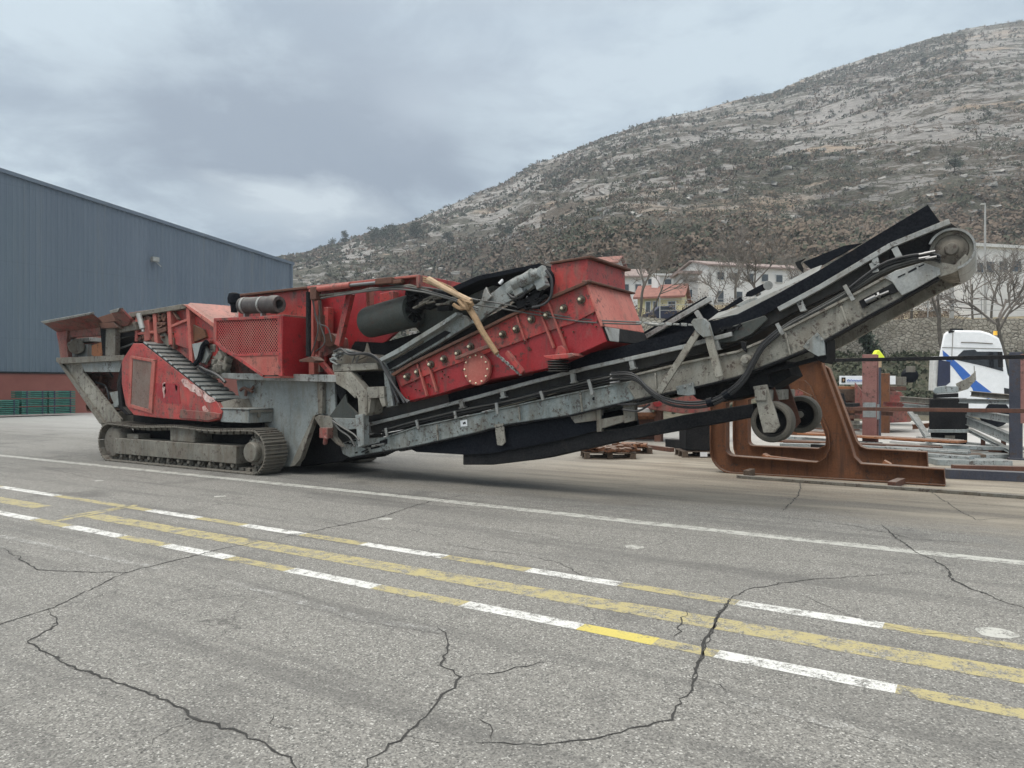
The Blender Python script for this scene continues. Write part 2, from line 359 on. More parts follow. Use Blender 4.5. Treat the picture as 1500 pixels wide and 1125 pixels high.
def thing(name, loc, label, cat, group=None):
    o = bpy.data.objects.new(name, None); o.empty_display_size = .2; COL.objects.link(o); o.location = loc
    o['label'] = label; o['category'] = cat
    if group: o['group'] = group
    return o
def tag(o, label, cat, group=None):
    o['label'] = label; o['category'] = cat
    if group: o['group'] = group
    return o
def struct(o, kind='structure'): o['kind'] = kind; return o
def dup(root, loc, label=None, rotz=None):
    r = root.copy(); COL.objects.link(r); r.location = loc
    if rotz is not None: r.rotation_euler = (0, 0, rotz)
    if label: r['label'] = label
    for ch in list(root.children):
        c = ch.copy(); COL.objects.link(c); c.parent = r
        for g in ch.children:
            d = g.copy(); COL.objects.link(d); d.parent = c
    return r
def L(pts, Y, to=None):
    q = [P(x, y, Y=Y) for x, y in pts]
    if to is not None:
        for p in q: p.y = to
    return q

# ================================================================== GROUND
mb = MB(); mb.add([(-2500, -2500, 0), (2500, -2500, 0), (2500, 2500, 0), (-2500, 2500, 0)], [[0, 1, 2, 3]])
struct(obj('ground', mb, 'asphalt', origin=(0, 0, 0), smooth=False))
def strip(p, q, w, z=.0015, mbx=None):
    a = P(*p, Z=0); b = P(*q, Z=0); d = (b - a).normalized(); n = Vector((-d.y, d.x, 0)) * w / 2
    k = max(1, int((b - a).length / .35)); vs = []
    for i in range(k + 1):
        c = a.lerp(b, i / k); j1 = random.uniform(-.006, .006); j2 = random.uniform(-.006, .006)
        vs += [c - n * (1 + j1 / w * 2) + UP * z, c + n * (1 + j2 / w * 2) + UP * z]
    mbx.add(vs, [[2 * i, 2 * i + 2, 2 * i + 3, 2 * i + 1] for i in range(k)])
def lines(name, mat, segs, w, z=.0015):
    mbx = MB()
    for s_ in segs: strip(s_[0], s_[1], w, z, mbx)
    struct(obj(name, mbx, mat, origin=(0, 0, 0), smooth=False, recalc=False))
def along(p0, p1, xs):
    out = []
    for a, b in xs:
        f = lambda x: (x, p0[1] + (p1[1] - p0[1]) * (x - p0[0]) / (p1[0] - p0[0]))
        out.append((f(a), f(b)))
    return out
lines('edge_line', 'paint_white_old', [((-120, 655), (560, 724)), ((560, 724), (1056, 778)), ((1056, 778), (1700, 846))], .20)
up = (0, 713), (1500, 949)
def seq(xs, wh):  # alternate
    return [(a, b) for a, b, c in xs if c == wh]
up_x = [(-200, -60, 'w'), (-60, 0, 'y'), (0, 84, 'w'), (84, 219, 'y'), (219, 291, 'w'), (291, 357, 'y'), (357, 443, 'w'), (443, 532, 'y'), (532, 651, 'w'), (651, 774, 'y'), (774, 908, 'w'), (908, 1080, 'y'), (1080, 1294, 'w'), (1294, 1560, 'y')]
lo = (0, 751), (1500, 1046)
lo_x = [(-200, -60, 'y'), (-60, 50, 'w'), (50, 100, 'y'), (100, 178, 'w'), (178, 242, 'y'), (242, 336, 'w'), (336, 425, 'y'), (425, 551, 'w'), (551, 680, 'y'), (680, 850, 'w'), (960, 1050, 'y'), (1050, 1313, 'w'), (1313, 1580, 'y')]
lines('dashed_line', 'paint_white', along(*up, seq(up_x, 'w')) + along(*lo, seq(lo_x, 'w')), .145)
lines('yellow_line', 'paint_yellow', along(*up, seq(up_x, 'y')) + along(*lo, seq(lo_x, 'y')), .135)
lines('fresh_yellow_line', 'paint_yellow_new', along(*lo, [(850, 960)]), .14)
lines('wide_yellow_line', 'paint_yellow', along((0, 732), (1500, 991), [(-200, 62), (135, 1600)]), .25)
lines('crossing_line', 'paint_yellow', [((60, 768), (190, 742)), ((95, 757), (200, 740))],    .10, .0022)
lines('faded_line', 'paint_faint', [((520, 905), (650, 925)), ((0, 785), (250, 836)), ((330, 850), (520, 903)), ((690, 769), (820, 788)), ((1060, 1020), (1350, 1095))], .09)
mbx = MB()
for px, py, r_ in ((929, 801, .10), (1460, 927, .13), (145, 704, .08), (322, 727, .09), (565, 760, .09)):
    c = P(px, py, Z=.0015); n_ = 14; mbx.add([c + Vector((math.cos(6.283 * i / n_), math.sin(6.283 * i / n_), 0)) * r_ * random.uniform(.8, 1.05) for i in range(n_)], [list(range(n_))])
struct(obj('paint_spots', mbx, 'paint_white_old', origin=(0, 0, 0), smooth=False, recalc=False))
CR_ = [([(5, 803), (40, 825), (55, 835), (120, 838), (185, 839), (240, 825), (330, 803), (400, 790)], .022),
    ([(185, 839), (160, 850), (100, 880), (70, 893), (0, 915), (-60, 930)], .022),
    ([(70, 893), (85, 915), (40, 940), (65, 955), (100, 975), (165, 998), (250, 1030), (285, 1053), (350, 1072), (400, 1100), (450, 1130), (480, 1160)], .024),
    ([(640, 918), (653, 927), (657, 945), (645, 975), (675, 992), (640, 1030), (600, 1070), (565, 1100), (525, 1130), (500, 1160)], .02),
    ([(675, 992), (735, 985), (790, 970), (815, 967)], .012),
    ([(596, 1078), (660, 1090), (720, 1088), (790, 1092), (870, 1083), (935, 1065), (985, 1055), (990, 1035), (1015, 1000), (1030, 955), (1050, 905), (1072, 875), (1100, 862), (1180, 850), (1290, 842), (1350, 838)], .018),
    ([(1012, 1005), (1026, 965), (1048, 910), (1070, 878)], .03), ([(700, 1052), (718, 1062), (720, 1088)], .008),
    ([(400, 790), (440, 782), (560, 757), (610, 740), (640, 732), (700, 722)], .028),
    ([(1290, 768), (1340, 808), (1385, 830), (1395, 850), (1480, 885), (1510, 895)], .028), ([(770, 813), (820, 825), (850, 842), (880, 850)], .012),
    ([(1008, 893), (998, 915), (987, 935)], .014), ([(990, 992), (1040, 1000), (1075, 1015)], .008), ([(400, 1045), (395, 1060), (430, 1068)], .008),
    ([(640, 795), (700, 805), (760, 812), (770, 813)], .012), ([(1000, 740), (1070, 748), (1140, 757), (1250, 770), (1340, 790), (1500, 800)], .016),
    ([(1175, 700), (1170, 725), (1145, 750)], .025), ([(1360, 718), (1400, 745), (1430, 762), (1500, 758)], .02), ([(330, 700), (420, 715), (600, 738), (700, 746), (860, 742), (1000, 740)], .014),
    ([(0, 690), (60, 684), (130, 700), (260, 712)], .014), ([(445, 760), (520, 772), (600, 776), (655, 790)], .01),
    ([(1100, 862), (1170, 870), (1240, 900), (1330, 925), (1440, 935), (1500, 960)], .007), ([(130, 885), (150, 870), (185, 862)], .006), ([(285, 1053), (240, 1075), (200, 1110)], .006)]
mbx = MB()
for pts, w in CR_:
    g = [P(x, y, Z=0) for x, y in pts]; q = []
    for i in range(len(g) - 1):
        d = g[i + 1] - g[i]; k = max(2, int(d.length / .045)); nn_ = Vector((-d.y, d.x, 0)).normalized()
        for j in range(k):
            u = j / k; am = .014 * math.sin(math.pi * u) ** .5 if u > 0 else 0
            q.append(g[i] + d * u + nn_ * (random.uniform(-am, am) + .035 * math.sin(math.pi * u) * mnoise.noise(g[i] * 3 + Vector((u * 4, 0, 0)))))
    q.append(g[-1]); vs = []; m_ = len(q)
    for i, p in enumerate(q):
        d = (q[min(i + 1, m_ - 1)] - q[max(i - 1, 0)]).normalized(); n_ = Vector((-d.y, d.x, 0))
        ww = w * .33 * random.uniform(.35, 1.25) * min(1, .25 + 4 * min(i, m_ - 1 - i) / m_)
        vs += [p - n_ * ww + UP * .003, p + n_ * ww + UP * .003]
    mbx.add(vs, [[2 * i, 2 * i + 2, 2 * i + 3, 2 * i + 1] for i in range(m_ - 1)])
    for p in q:
        if random.random() < .45:
            c = p + Vector((random.gauss(0, w * .6), random.gauss(0, w * .6), .0035)); rr_ = random.uniform(.25, .8) * w * .5
            mbx.add([c + Vector((math.cos(a_ + random.uniform(-.4, .4)), math.sin(a_), 0)) * rr_ * random.uniform(.5, 1.3) for a_ in (0, 1.3, 2.5, 3.8, 5)], [[0, 1, 2, 3, 4]])
struct(obj('pavement_cracks', mbx, 'crack', origin=(0, 0, 0), smooth=False, recalc=False))

# ================================================================== TERRAIN (right, depth, height frame)
RIDGE = [(-300, 520), (100, 470), (300, 420), (400, 379), (450, 371), (500, 356), (540, 342), (600, 325), (660, 300), (700, 283), (740, 268), (780, 243), (828, 227), (876, 207), (948, 179), (986, 169), (1020, 163), (1080, 147), (1130, 137), (1178, 115), (1289, 79), (1356, 58), (1418, 41), (1500, 30), (1700, -20), (2000, -70)]
def interp(tab, x):
    if x <= tab[0][0]: return tab[0][1]
    for (a, b), (c, d) in zip(tab, tab[1:]):
        if x <= c: return b + (d - b) * (x - a) / (c - a)
    return tab[-1][1]
def sstep(a, b, x):
    u = max(0, min(1, (x - a) / (b - a))); return u * u * (3 - 2 * u)
def terr(t_, d):
    px = CX + t_ * F
    k = sstep(-.05, .12, t_)                     # right part carries the bank and terrace
    Dr = 430 + 60 * math.sin(t_ * 3)
    Hr = (HY - interp(RIDGE, px)) / F * Dr + EH
    bank = interp([(34, -.05), (37, .5), (44, 3.3), (46.2, 3.4), (46.8, 5.8), (56, 6.6), (70, 8.0), (90, 12.5), (110, 16)], d) if d < 110 else 16
    d0 = 100
    s_ = max(0, (d - d0) / (Dr - d0))
    b = bank * k + (-.3 + .0) * (1 - k)
    if d <= d0: z = b
    elif d <= Dr: z = b + (Hr - b) * (s_ ** 1.12)
    else: z = Hr - (d - Dr) * .25
    if d > d0 - 15:
        am = sstep(85, 150, d); p = Vector((t_ * d, d, 0))
        n1 = mnoise.fractal(p * .012, 1, 2, 4) * 7 + mnoise.fractal(p * .06, .9, 2, 5) * 2.2
        ridge = 1 - abs(mnoise.noise(Vector((t_ * d * .02, (d * .35 + z * .8) * .06, 3)))) * 2
        n1 += ridge * 1.6
        z += n1 * am * (1 - .9 * sstep(Dr - 130, Dr, d))
    return z
ds = []
d = 33.0
while d < 620:
    ds.append(d); d += 1.0 if d < 60 else (1.5 if d < 130 else 2.6)
for e in (46.2, 46.8): ds.append(e)
ds = sorted(ds)
ts = [-1.1 + i * (2.5 / 300) for i in range(301)]
mb = MB(); nT = len(ts)
for d in ds:
    for t_ in ts:
        z = terr(t_, d); mb.v.append(Vector((t_ * d, d, z)))
nD = len(ds)
fl = [[j * nT + i, j * nT + i + 1, (j + 1) * nT + i + 1, (j + 1) * nT + i] for j in range(nD - 1) for i in range(nT - 1)]
TROT = math.atan2(RT.y, RT.x)
def cobj(name, mbx, mat, **k):
    o = obj(name, mbx, mat, origin=(0, 0, 0), **k); o.rotation_euler = (0, 0, TROT); return o
near = MB(); near.v = mb.v; near.f = [f for f in fl if mb.v[f[0]].y < 88]
far = MB(); far.v = mb.v; far.f = [f for f in fl if mb.v[f[0]].y >= 88]
def compact(m_):
    used = {}; nv = []
    for f in m_.f:
        for i, a in enumerate(f):
            if a not in used: used[a] = len(nv); nv.append(m_.v[a])
            f[i] = used[a]
    m_.v = nv
compact(near); compact(far)
struct(cobj('embankment', near, 'scrub', recalc=False))
h_ = cobj('hill', far, 'hill', recalc=False); struct(h_)
h_.data.shade_smooth()
# scrub and bare woodland over the hillside
rn = random.Random(5)
gr = MB(); br = MB(); bo = MB()
def hillpt(t_, d): return Vector((t_ * d, d, terr(t_, d)))
cnt = 0
while cnt < 20000:
    t_ = rn.uniform(-.42, .78); d = 95 + 390 * (rn.random() ** .75)
    px = CX + t_ * F; p = hillpt(t_, d)
    yv = HY - (p.z - EH) / d * F
    nz = mnoise.noise(Vector((p.x * .02, p.y * .012, p.z * .035 + 5)))
    lowf = sstep(300, 400, yv + max(0, px - 1000) * .18) * sstep(520, 900, px)
    patch = 1 if (1265 < px < 1415 and 52 < yv < 112) or (px < 500 and yv < 385) or (530 < px < 625 and 335 < yv < 362) else 0
    if rn.random() > .16 + .8 * lowf + 3.2 * max(0, nz - .08) + patch: continue
    cnt += 1
    sz = rn.uniform(.5, 1.6) * (1.0 + .7 * lowf)
    m_ = br if rn.random() < (.35 + .45 * lowf) else gr
    k_ = 9 if d > 300 else (14 if d > 200 else 28)
    m_.clump(p + UP * sz * .3, sz * 1.2, k_, (.36 if d > 300 else .24 if d > 200 else .15) * (sz + .5), .6, rn)
for _ in range(1500):
    t_ = rn.uniform(-.35, .78); d = 120 + 340 * rn.random(); p = hillpt(t_, d)
    s_ = rn.uniform(.25, .9); mrot = Matrix.Rotation(rn.uniform(0, 6.28), 3, 'Z') @ Matrix.Rotation(rn.uniform(-.4, .4), 3, 'X')
    pts = [mrot @ Vector((x * s_ * rn.uniform(.8, 2.2), y * s_ * rn.uniform(.5, 1.1), z * s_ * rn.uniform(.3, .6))) + p for z in (-1, 1) for y in (-1, 1) for x in (-1, 1)]
    bo.add(pts, [[0, 2, 3, 1], [4, 5, 7, 6], [0, 1, 5, 4], [2, 6, 7, 3], [0, 4, 6, 2], [1, 3, 7, 5]])
struct(cobj('hillside_shrubs', gr, 'shrub_green', smooth=False, recalc=False), 'stuff')
struct(cobj('bare_woodland', br, 'shrub_brown', smooth=False, recalc=False), 'stuff')
struct(cobj('hillside_rocks', bo, 'boulder', smooth=False), 'stuff')
gs_ = MB()
for _ in range(260):
    px = rn.uniform(905, 1400); t_ = (px - CX) / F; d = rn.uniform(50, 82); p = CF(t_ * d, d, terr(t_, d)); w_ = rn.uniform(.5, 1.5)
    gs_.clump(p + UP * w_ * .5, w_, 60, .07, .8, rn)
struct(obj('garden_shrubs', gs_, 'shrub_brown', origin=(0, 0, 0), smooth=False, recalc=False), 'stuff')
# bramble on bank
bm_ = MB()
for _ in range(900):
    t_ = rn.uniform(.1, .78); d = rn.uniform(36, 46); p = CF(t_ * d, d, terr(t_, d)); bm_.clump(p + UP * .1, .55, 12, .12, .6, rn)
struct(obj('bank_brambles', bm_, 'shrub_green', origin=(0, 0, 0), smooth=False, recalc=False), 'stuff')

# ================================================================== TREES
HPX = [8, 10, 12, 16, 18, 17, 22, 26, 24, 16, 14, 9, 22, 14, 9, 8, 9]
def pine(px, py_base, d, h, label, seed):
    h = HPX[seed] * d / F * 1.15
    rr = random.Random(seed); b = P(px, py_base, D=d); t_ = (px - CX) / F
    b = CF(t_ * d, d, terr(t_, d) - .3)
    o = thing('pine_tree', b, label, 'tree', 'pines along the hill')
    tk = MB(); tk.tube([b, b + UP * h * .5, b + UP * h * .92], h * .03, 6, 2, h * .008)
    for k in range(5):
        a = rr.uniform(0, 6.28); z0 = h * rr.uniform(.3, .75); tk.tube([b + UP * z0, b + UP * (z0 + h * .1) + Vector((math.cos(a), math.sin(a), 0)) * h * .28], h * .012, 5, 1)
    obj('trunk', tk, 'bark', o)
    cr = MB()
    for k in range(16):
        a = rr.uniform(0, 6.28); z0 = rr.uniform(.22, .88) if seed != 5 else rr.uniform(.15, 1); w = h * .5 * (1.15 - z0 * .8) * rr.uniform(.2, 1.2) * (.45 if seed == 5 else 1)
        cr.clump(b + Vector((math.cos(a) * w, math.sin(a) * w, h * z0)), h * .22, 60, h * .035, .7, rr)
    obj('crown', cr, 'pine', o, smooth=False, recalc=False)
PN = [(408, 374, 400, 7, 'small dark pine at the far left foot of the ridge beside the warehouse roof'), (425, 370, 395, 8, 'low spreading pine on the ridge just right of the warehouse corner'),
    (446, 366, 400, 9, 'round pine on the ridge left of the paired pines'), (470, 362, 395, 12, 'larger left pine of the pair on the skyline'), (486, 360, 398, 13, 'broad right pine of the pair on the skyline'),
    (505, 358, 396, 11, 'narrow upright pine standing alone on the skyline'), (549, 356, 380, 15, 'leftmost of three bushy pines on the slope below the skyline'), (574, 354, 380, 17, 'largest middle pine of three on the slope'),
    (607, 350, 378, 17, 'right pine of three on the slope'), (656, 360, 300, 6, 'small round pine alone on pale rock in mid slope'), (746, 345, 300, 6, 'small dark pine on open slope above the red hood'),
    (1029, 170, 420, 9, 'bushy pine on the skyline above the long white house'), (1398, 255, 300, 9, 'dark evergreen on the slope above the conveyor head'), (1355, 75, 440, 10, 'dark clump on the skyline at upper right'),
    (918, 245, 380, 7, 'left pine of three small ones high on the slope'), (938, 245, 380, 6, 'middle pine of three small ones high on the slope'), (955, 243, 380, 7, 'right pine of three small ones high on the slope')]
def depth_for(px, py):   # where the sight line meets the hill
    t_ = (px - CX) / F; best = 110
    for k in range(110, 398, 3):
        if HY - (terr(t_, k) - EH) / k * F <= py: return k
    return 398
for i, (px, py, d, h, lb) in enumerate(PN): pine(px, py, depth_for(px, py), h, lb, i)

def bare_tree(px, d, h, label, seed, lean=0., ivy=False, levels=4, r0=None, sub=4, z=None):
    rr = random.Random(seed); t_ = (px - CX) / F; b = CF(t_ * d, d, (terr(t_, d) if z is None else z) - .15)
    o = thing('bare_tree', b, label, 'tree', 'bare winter trees')
    tk = MB(); cr = MB()
    r0 = r0 or h * .022
    def br_(p, dr, L_, r, lv):
        pts = [p]; q = p.copy(); dd = dr.copy()
        for k in range(3):
            dd = (dd + Vector((rr.gauss(0, .13), rr.gauss(0, .13), .05))).normalized(); q = q + dd * L_ / 3; pts.append(q.copy())
        (tk if lv == levels else cr).tube(pts, r, 7 if lv == levels else (5 if lv > 1 else 3), 2 if lv > 1 else 1, r * .6)
        if lv == 0: return
        for k in range(sub + (1 if lv < levels else 0)):
            u = rr.uniform(.45, 1.0) if lv < levels else rr.uniform(.7, 1.0); i0 = min(2, int(u * 3)); pp_ = pts[i0].lerp(pts[i0 + 1], u * 3 - i0)
            az = rr.uniform(0, 6.28); sp_ = rr.uniform(.35, .95)
            ax = dd.orthogonal().normalized(); ax = Matrix.Rotation(az, 3, dd) @ ax
            nd = (dd * math.cos(sp_) + ax * math.sin(sp_)).normalized()
            br_(pp_, nd, L_ * rr.uniform(.5, .78), r * .55, lv - 1)
    br_(b, (UP + RT * lean).normalized(), h * .42, r0, levels)
    obj('trunk', tk, 'bark', o); obj('crown', cr, 'twig', o)
    if ivy:
        iv = MB(); dr = (UP + RT * lean).normalized()
        for k in range(34): iv.clump(b + dr * h * .55 * (k / 33) + Vector((rr.gauss(0, .05), rr.gauss(0, .05), 0)), r0 + .22, 60, .09, 1, rr)
        obj('ivy', iv, 'ivy', o, smooth=False, recalc=False)
    return o
bare_tree(1286, 44, 8.2, 'leaning trunk wrapped in dark ivy in front of the stone wall', 3, lean=-.55, ivy=True, r0=.27)
bare_tree(1385, 44, 8.0, 'bare grey tree leaning left in front of the stone wall beside the truck cab', 8, lean=-.36, r0=.14)
bare_tree(1478, 42, 7.6, 'bare tree at the right edge before the white building', 12, lean=-.03, r0=.15)
bare_tree(935, 55, 7.5, 'bare tree in front of the yellow house', 21, lean=.05, r0=.13)
bare_tree(958, 60, 7.0, 'thin bare tree overlapping the yellow house wall', 22, lean=-.1, r0=.09)
bare_tree(1075, 58, 8.5, 'bare tree in front of the long white house, left of two', 31, lean=.05, r0=.13)
bare_tree(1125, 60, 8.5, 'bare tree in front of the long white house, right of two', 35, lean=-.15, r0=.13)
bare_tree(1425, 52, 6.5, 'small bare tree between the lamp post and concrete pole', 44, lean=.1, r0=.08)

bare_tree(1040, 56, 6.0, 'small bare tree at the left corner of the long white house', 51, lean=.1, r0=.08)
bare_tree(1155, 62, 7.5, 'bare tree before the right half of the long white house', 55, lean=.05, r0=.1)
bare_tree(1335, 50, 6.5, 'bare tree above the stone wall, left of the concrete pole', 58, lean=.12, r0=.09)
bare_tree(1452, 47.5, 6.0, 'thin bare tree right beside the street lamp', 63, lean=.15, r0=.08)
# ================================================================== BACKGROUND BUILDINGS
def house(name, label, cat, c, w, dp, h, roofh, yaw, wall, roof, wins, chim=None, hip=False, over=.35, flat_roof=False):
    """c: base centre of the front wall; yaw relative to the picture plane"""
    base = Vector(c); o = thing(name, base, label, cat)
    Mr = Matrix.Rotation(TROT + yaw, 3, 'Z')
    def T(x, y, z): return base + Mr @ Vector((x, y, z))
    mw = MB()
    if flat_roof: mw.prism([T(-w / 2, 0, -3), T(w / 2, 0, -3), T(w / 2, dp, -3), T(-w / 2, dp, -3)], UP * (h + 3))
    else: mw.prism([T(-w / 2, 0, -3), T(-w / 2, 0, h), T(-w / 2, dp / 2, h + roofh), T(-w / 2, dp, h), T(-w / 2, dp, -3)], T(w, 0, 0) - T(0, 0, 0))
    obj('wall', mw, wall, o)
    mr = MB(); e = over
    if flat_roof: mr.prism([T(-w / 2 - e, -e, h), T(w / 2 + e, -e, h), T(w / 2 + e, dp + e, h), T(-w / 2 - e, dp + e, h)], UP * roofh)
    else:
        sl = roofh / (dp / 2); x0 = -w / 2 - e; x1 = w / 2 + e
        for sgn in (0, 1):
            ya, yb = (-e, dp / 2) if sgn == 0 else (dp + e, dp / 2)
            za = h - e * sl + .06; zb = h + roofh + .06
            mr.prism([T(x0, ya, za), T(x1, ya, za), T(x1, yb, zb), T(x0, yb, zb)], UP * .18)
    rf = obj('roof', mr, roof, o)
    if chim:
        mc = MB(); q = T(chim[0], chim[1], chim[2]); mc.box(q, (.6, .6, 1.6)); obj('chimney', mc, 'house_white', rf)
    for (x, z, ww, hh) in wins:
        side = None
        mfr = MB(); mp = MB()
        if x > 900:   # gable side window, x-1000 = position along depth
            y = x - 1000; a = T(w / 2 + .04, y, z); mfr.box(a, (.1, ww + .16, hh + .16), Mr); mp.box(a + Mr @ Vector((.045, 0, 0)), (.05, ww, hh), Mr)
        else:
            a = T(x, -.04, z); mfr.box(a, (ww + .16, .1, hh + .16), Mr); mp.box(a + Mr @ Vector((0, -.045, 0)), (ww, .05, hh), Mr)
        f_ = obj('window', mfr, 'white_dirty', o); obj('pane', mp, 'winglass', f_)
    return o
house('village_house', 'small yellow house with red tiled roof and white chimney', 'house', P(966, 478, D=66), 3.9, 4.2, 2.6, 1.15, R(-20), 'yellow_wall', 'tile', [(-1.0, 1.75, .35, .9), (-.35, 1.75, .35, .9), (1.1, 1.75, .6, .8), (1002.6, 2.0, .7, .9), (-.9, .3, .8, 1.1)], chim=(-.6, 1.8, 3.9))
house('long_house', 'long white two storey house with thin reddish roof above the conveyor', 'house', P(1112, 452, D=84), 13.0, 7, 4.6, .9, R(16), 'house_white', 'tile_grey',
    [(-5 + i * 1.9, 3.5, .8, .8) for i in range(6)] + [(-5 + i * 2.4, 1.2, .7, 1.2) for i in range(5)] + [(1003, 3.6, 1.2, 1.6)])
house('terrace_house', 'low white house with flat roof behind the yellow house', 'house', P(978, 424, D=88), 6.0, 5, 1.6, .25, R(5), 'house_white', 'white_dirty', [(-2, .9, .8, .6), (0, .9, .8, .6), (2, .9, .8, .6)], flat_roof=True)
house('side_house', 'white house wall at the left end of the village behind the bare tree', 'house', P(925, 450, D=78), 3.0, 4, 3.2, .9, R(0), 'house_white', 'tile_grey', [(-.6, 2.0, .6, .8), (.7, 2.0, .6, .8)])
house('roof_house', 'house with pale red roof showing just above the red hood', 'house', P(884, 420, D=80), 2.8, 3.0, 2.5, .75, R(-24), 'house_grey', 'tile', [(1001.5, 2.0, .4, .5)])
house('low_house', 'long low house with pale grey roof behind the conveyor head drum', 'house', P(810, 420, D=90), 6.0, 3, 2.0, .45, R(5), 'house_white', 'house_grey', [(-2, 1.2, .6, .7), (1, 1.2, .6, .7)])
house('white_block', 'white building with a row of windows at the right edge above the truck', 'building', P(1500, 424, D=72), 12.4, 8, 3.9, .3, R(14), 'house_white', 'white_dirty',
    [(-5.3, 1.9, .7, .9), (-4.1, 2.0, .9, 1.0), (-2.6, 2.1, .9, 1.0), (-1.0, 2.2, 1.1, 1.0), (.8, 2.2, .9, 1.0), (2.6, 2.2, .9, 1.0), (4.4, 2.2, .9, 1.0)], flat_roof=True)
house('shed', 'dark low shed between the yellow house and the long white house', 'shed', P(1009, 446, D=80), 2.0, 3, 3.3, .3, R(0), 'house_grey', 'tile_grey', [(0, 1.2, .7, .8)], flat_roof=True)
# stone retaining wall
mb = MB(); w0 = .30; pts = []
dW = 45.9
for i in range(41):
    t_ = .12 + (.85 - .12) * i / 40; zt = 5.85 + .25 * mnoise.noise(Vector((t_ * 20, 0, 0)))
    pts.append((CF(t_ * dW, dW, 2.6), CF(t_ * dW, dW + .3, zt)))
for (a, b), (c, d2) in zip(pts, pts[1:]):
    mb.prism([a, c, d2, b], FW * .7)
tag(obj('retaining_wall', mb, 'stonewall', smooth=False), 'rough stone retaining wall behind the yard and the truck', 'wall')
def mesh_fence():
    b = CF(.5 * 46.6, 46.6, 5.8); o = thing('mesh_fence', b, 'thin wire fence with slim posts along the top of the stone wall', 'fence')
    mw = MB()
    for k in range(3): mw.tube([CF(.2 * 46.6, 46.6, 6.4 + k * .35), CF(.78 * 46.6, 46.6, 6.4 + k * .35)], .02, 4, 1)
    obj('wire', mw, 'pole', o)
    for i in range(9):
        t_ = .2 + i * .0725; mp = MB(); mp.cyl(CF(t_ * 46.6, 46.6, 5.5), CF(t_ * 46.6, 46.6, 7.2), .035, n=6); obj('post', mp, 'pole', o)
mesh_fence()
# poles
b = P(1443, 455, D=55); b.z = 7
o = thing('street_lamp', b, 'tall thin grey street lamp rising above the white building', 'street lamp')
mp = MB(); tp = P(1443, 300, D=55); mp.cyl(b, tp, .10, .06, 8); obj('pole', mp, 'pole', o)
mp = MB(); mp.box(tp + RT * -.15 + UP * .05, (.32, .15, .07), Matrix.Rotation(TROT, 3, 'Z')); obj('lamp_head', mp, 'white_dirty', o)
b = P(1394, 470, D=50); tp = P(1394, 388, D=50); mp = MB(); mp.cyl(b - UP, tp, .15, .12, 10); mp.bar(tp - RT * .4 - UP * .3, tp + RT * .4 - UP * .3, .08, .08)
tag(obj('concrete_pole', mp, 'pole'), 'short pale concrete utility pole below the conveyor head', 'pole')
# parked blue car by the yellow house
def car():
    c = P(974, 472, D=62); o = thing('parked_car', c, 'dark blue car parked below the yellow house', 'car')
    Mr = Matrix.Rotation(TROT + .1, 3, 'Z'); T = lambda x, y, z: c + Mr @ Vector((x, y, z))
    mb = MB(); prof = [(-1.9, .3), (-1.95, .75), (-1.2, .9), (-.6, 1.35), (.7, 1.4), (1.4, .95), (1.95, .85), (2.0, .3)]
    mb.prism([T(x * .8, 0, z) for x, z in prof], T(0, 1.6, 0) - T(0, 0, 0)); obj('body', mb, 'navy', o, bevel=.06)
    mb = MB(); mb.prism([T(x, -.01, z) for x, z in ((-.85, .95), (-.45, 1.28), (.5, 1.3), (1.0, .97))], T(0, 1.62, 0) - T(0, 0, 0)); obj('window', mb, 'glass', o)
    for x in (-1.1, 1.1):
        mb = MB(); mb.cyl(T(x, -.03, .3), T(x, .2, .3), .3, n=14); obj('wheel', mb, 'rubber', o)
car()

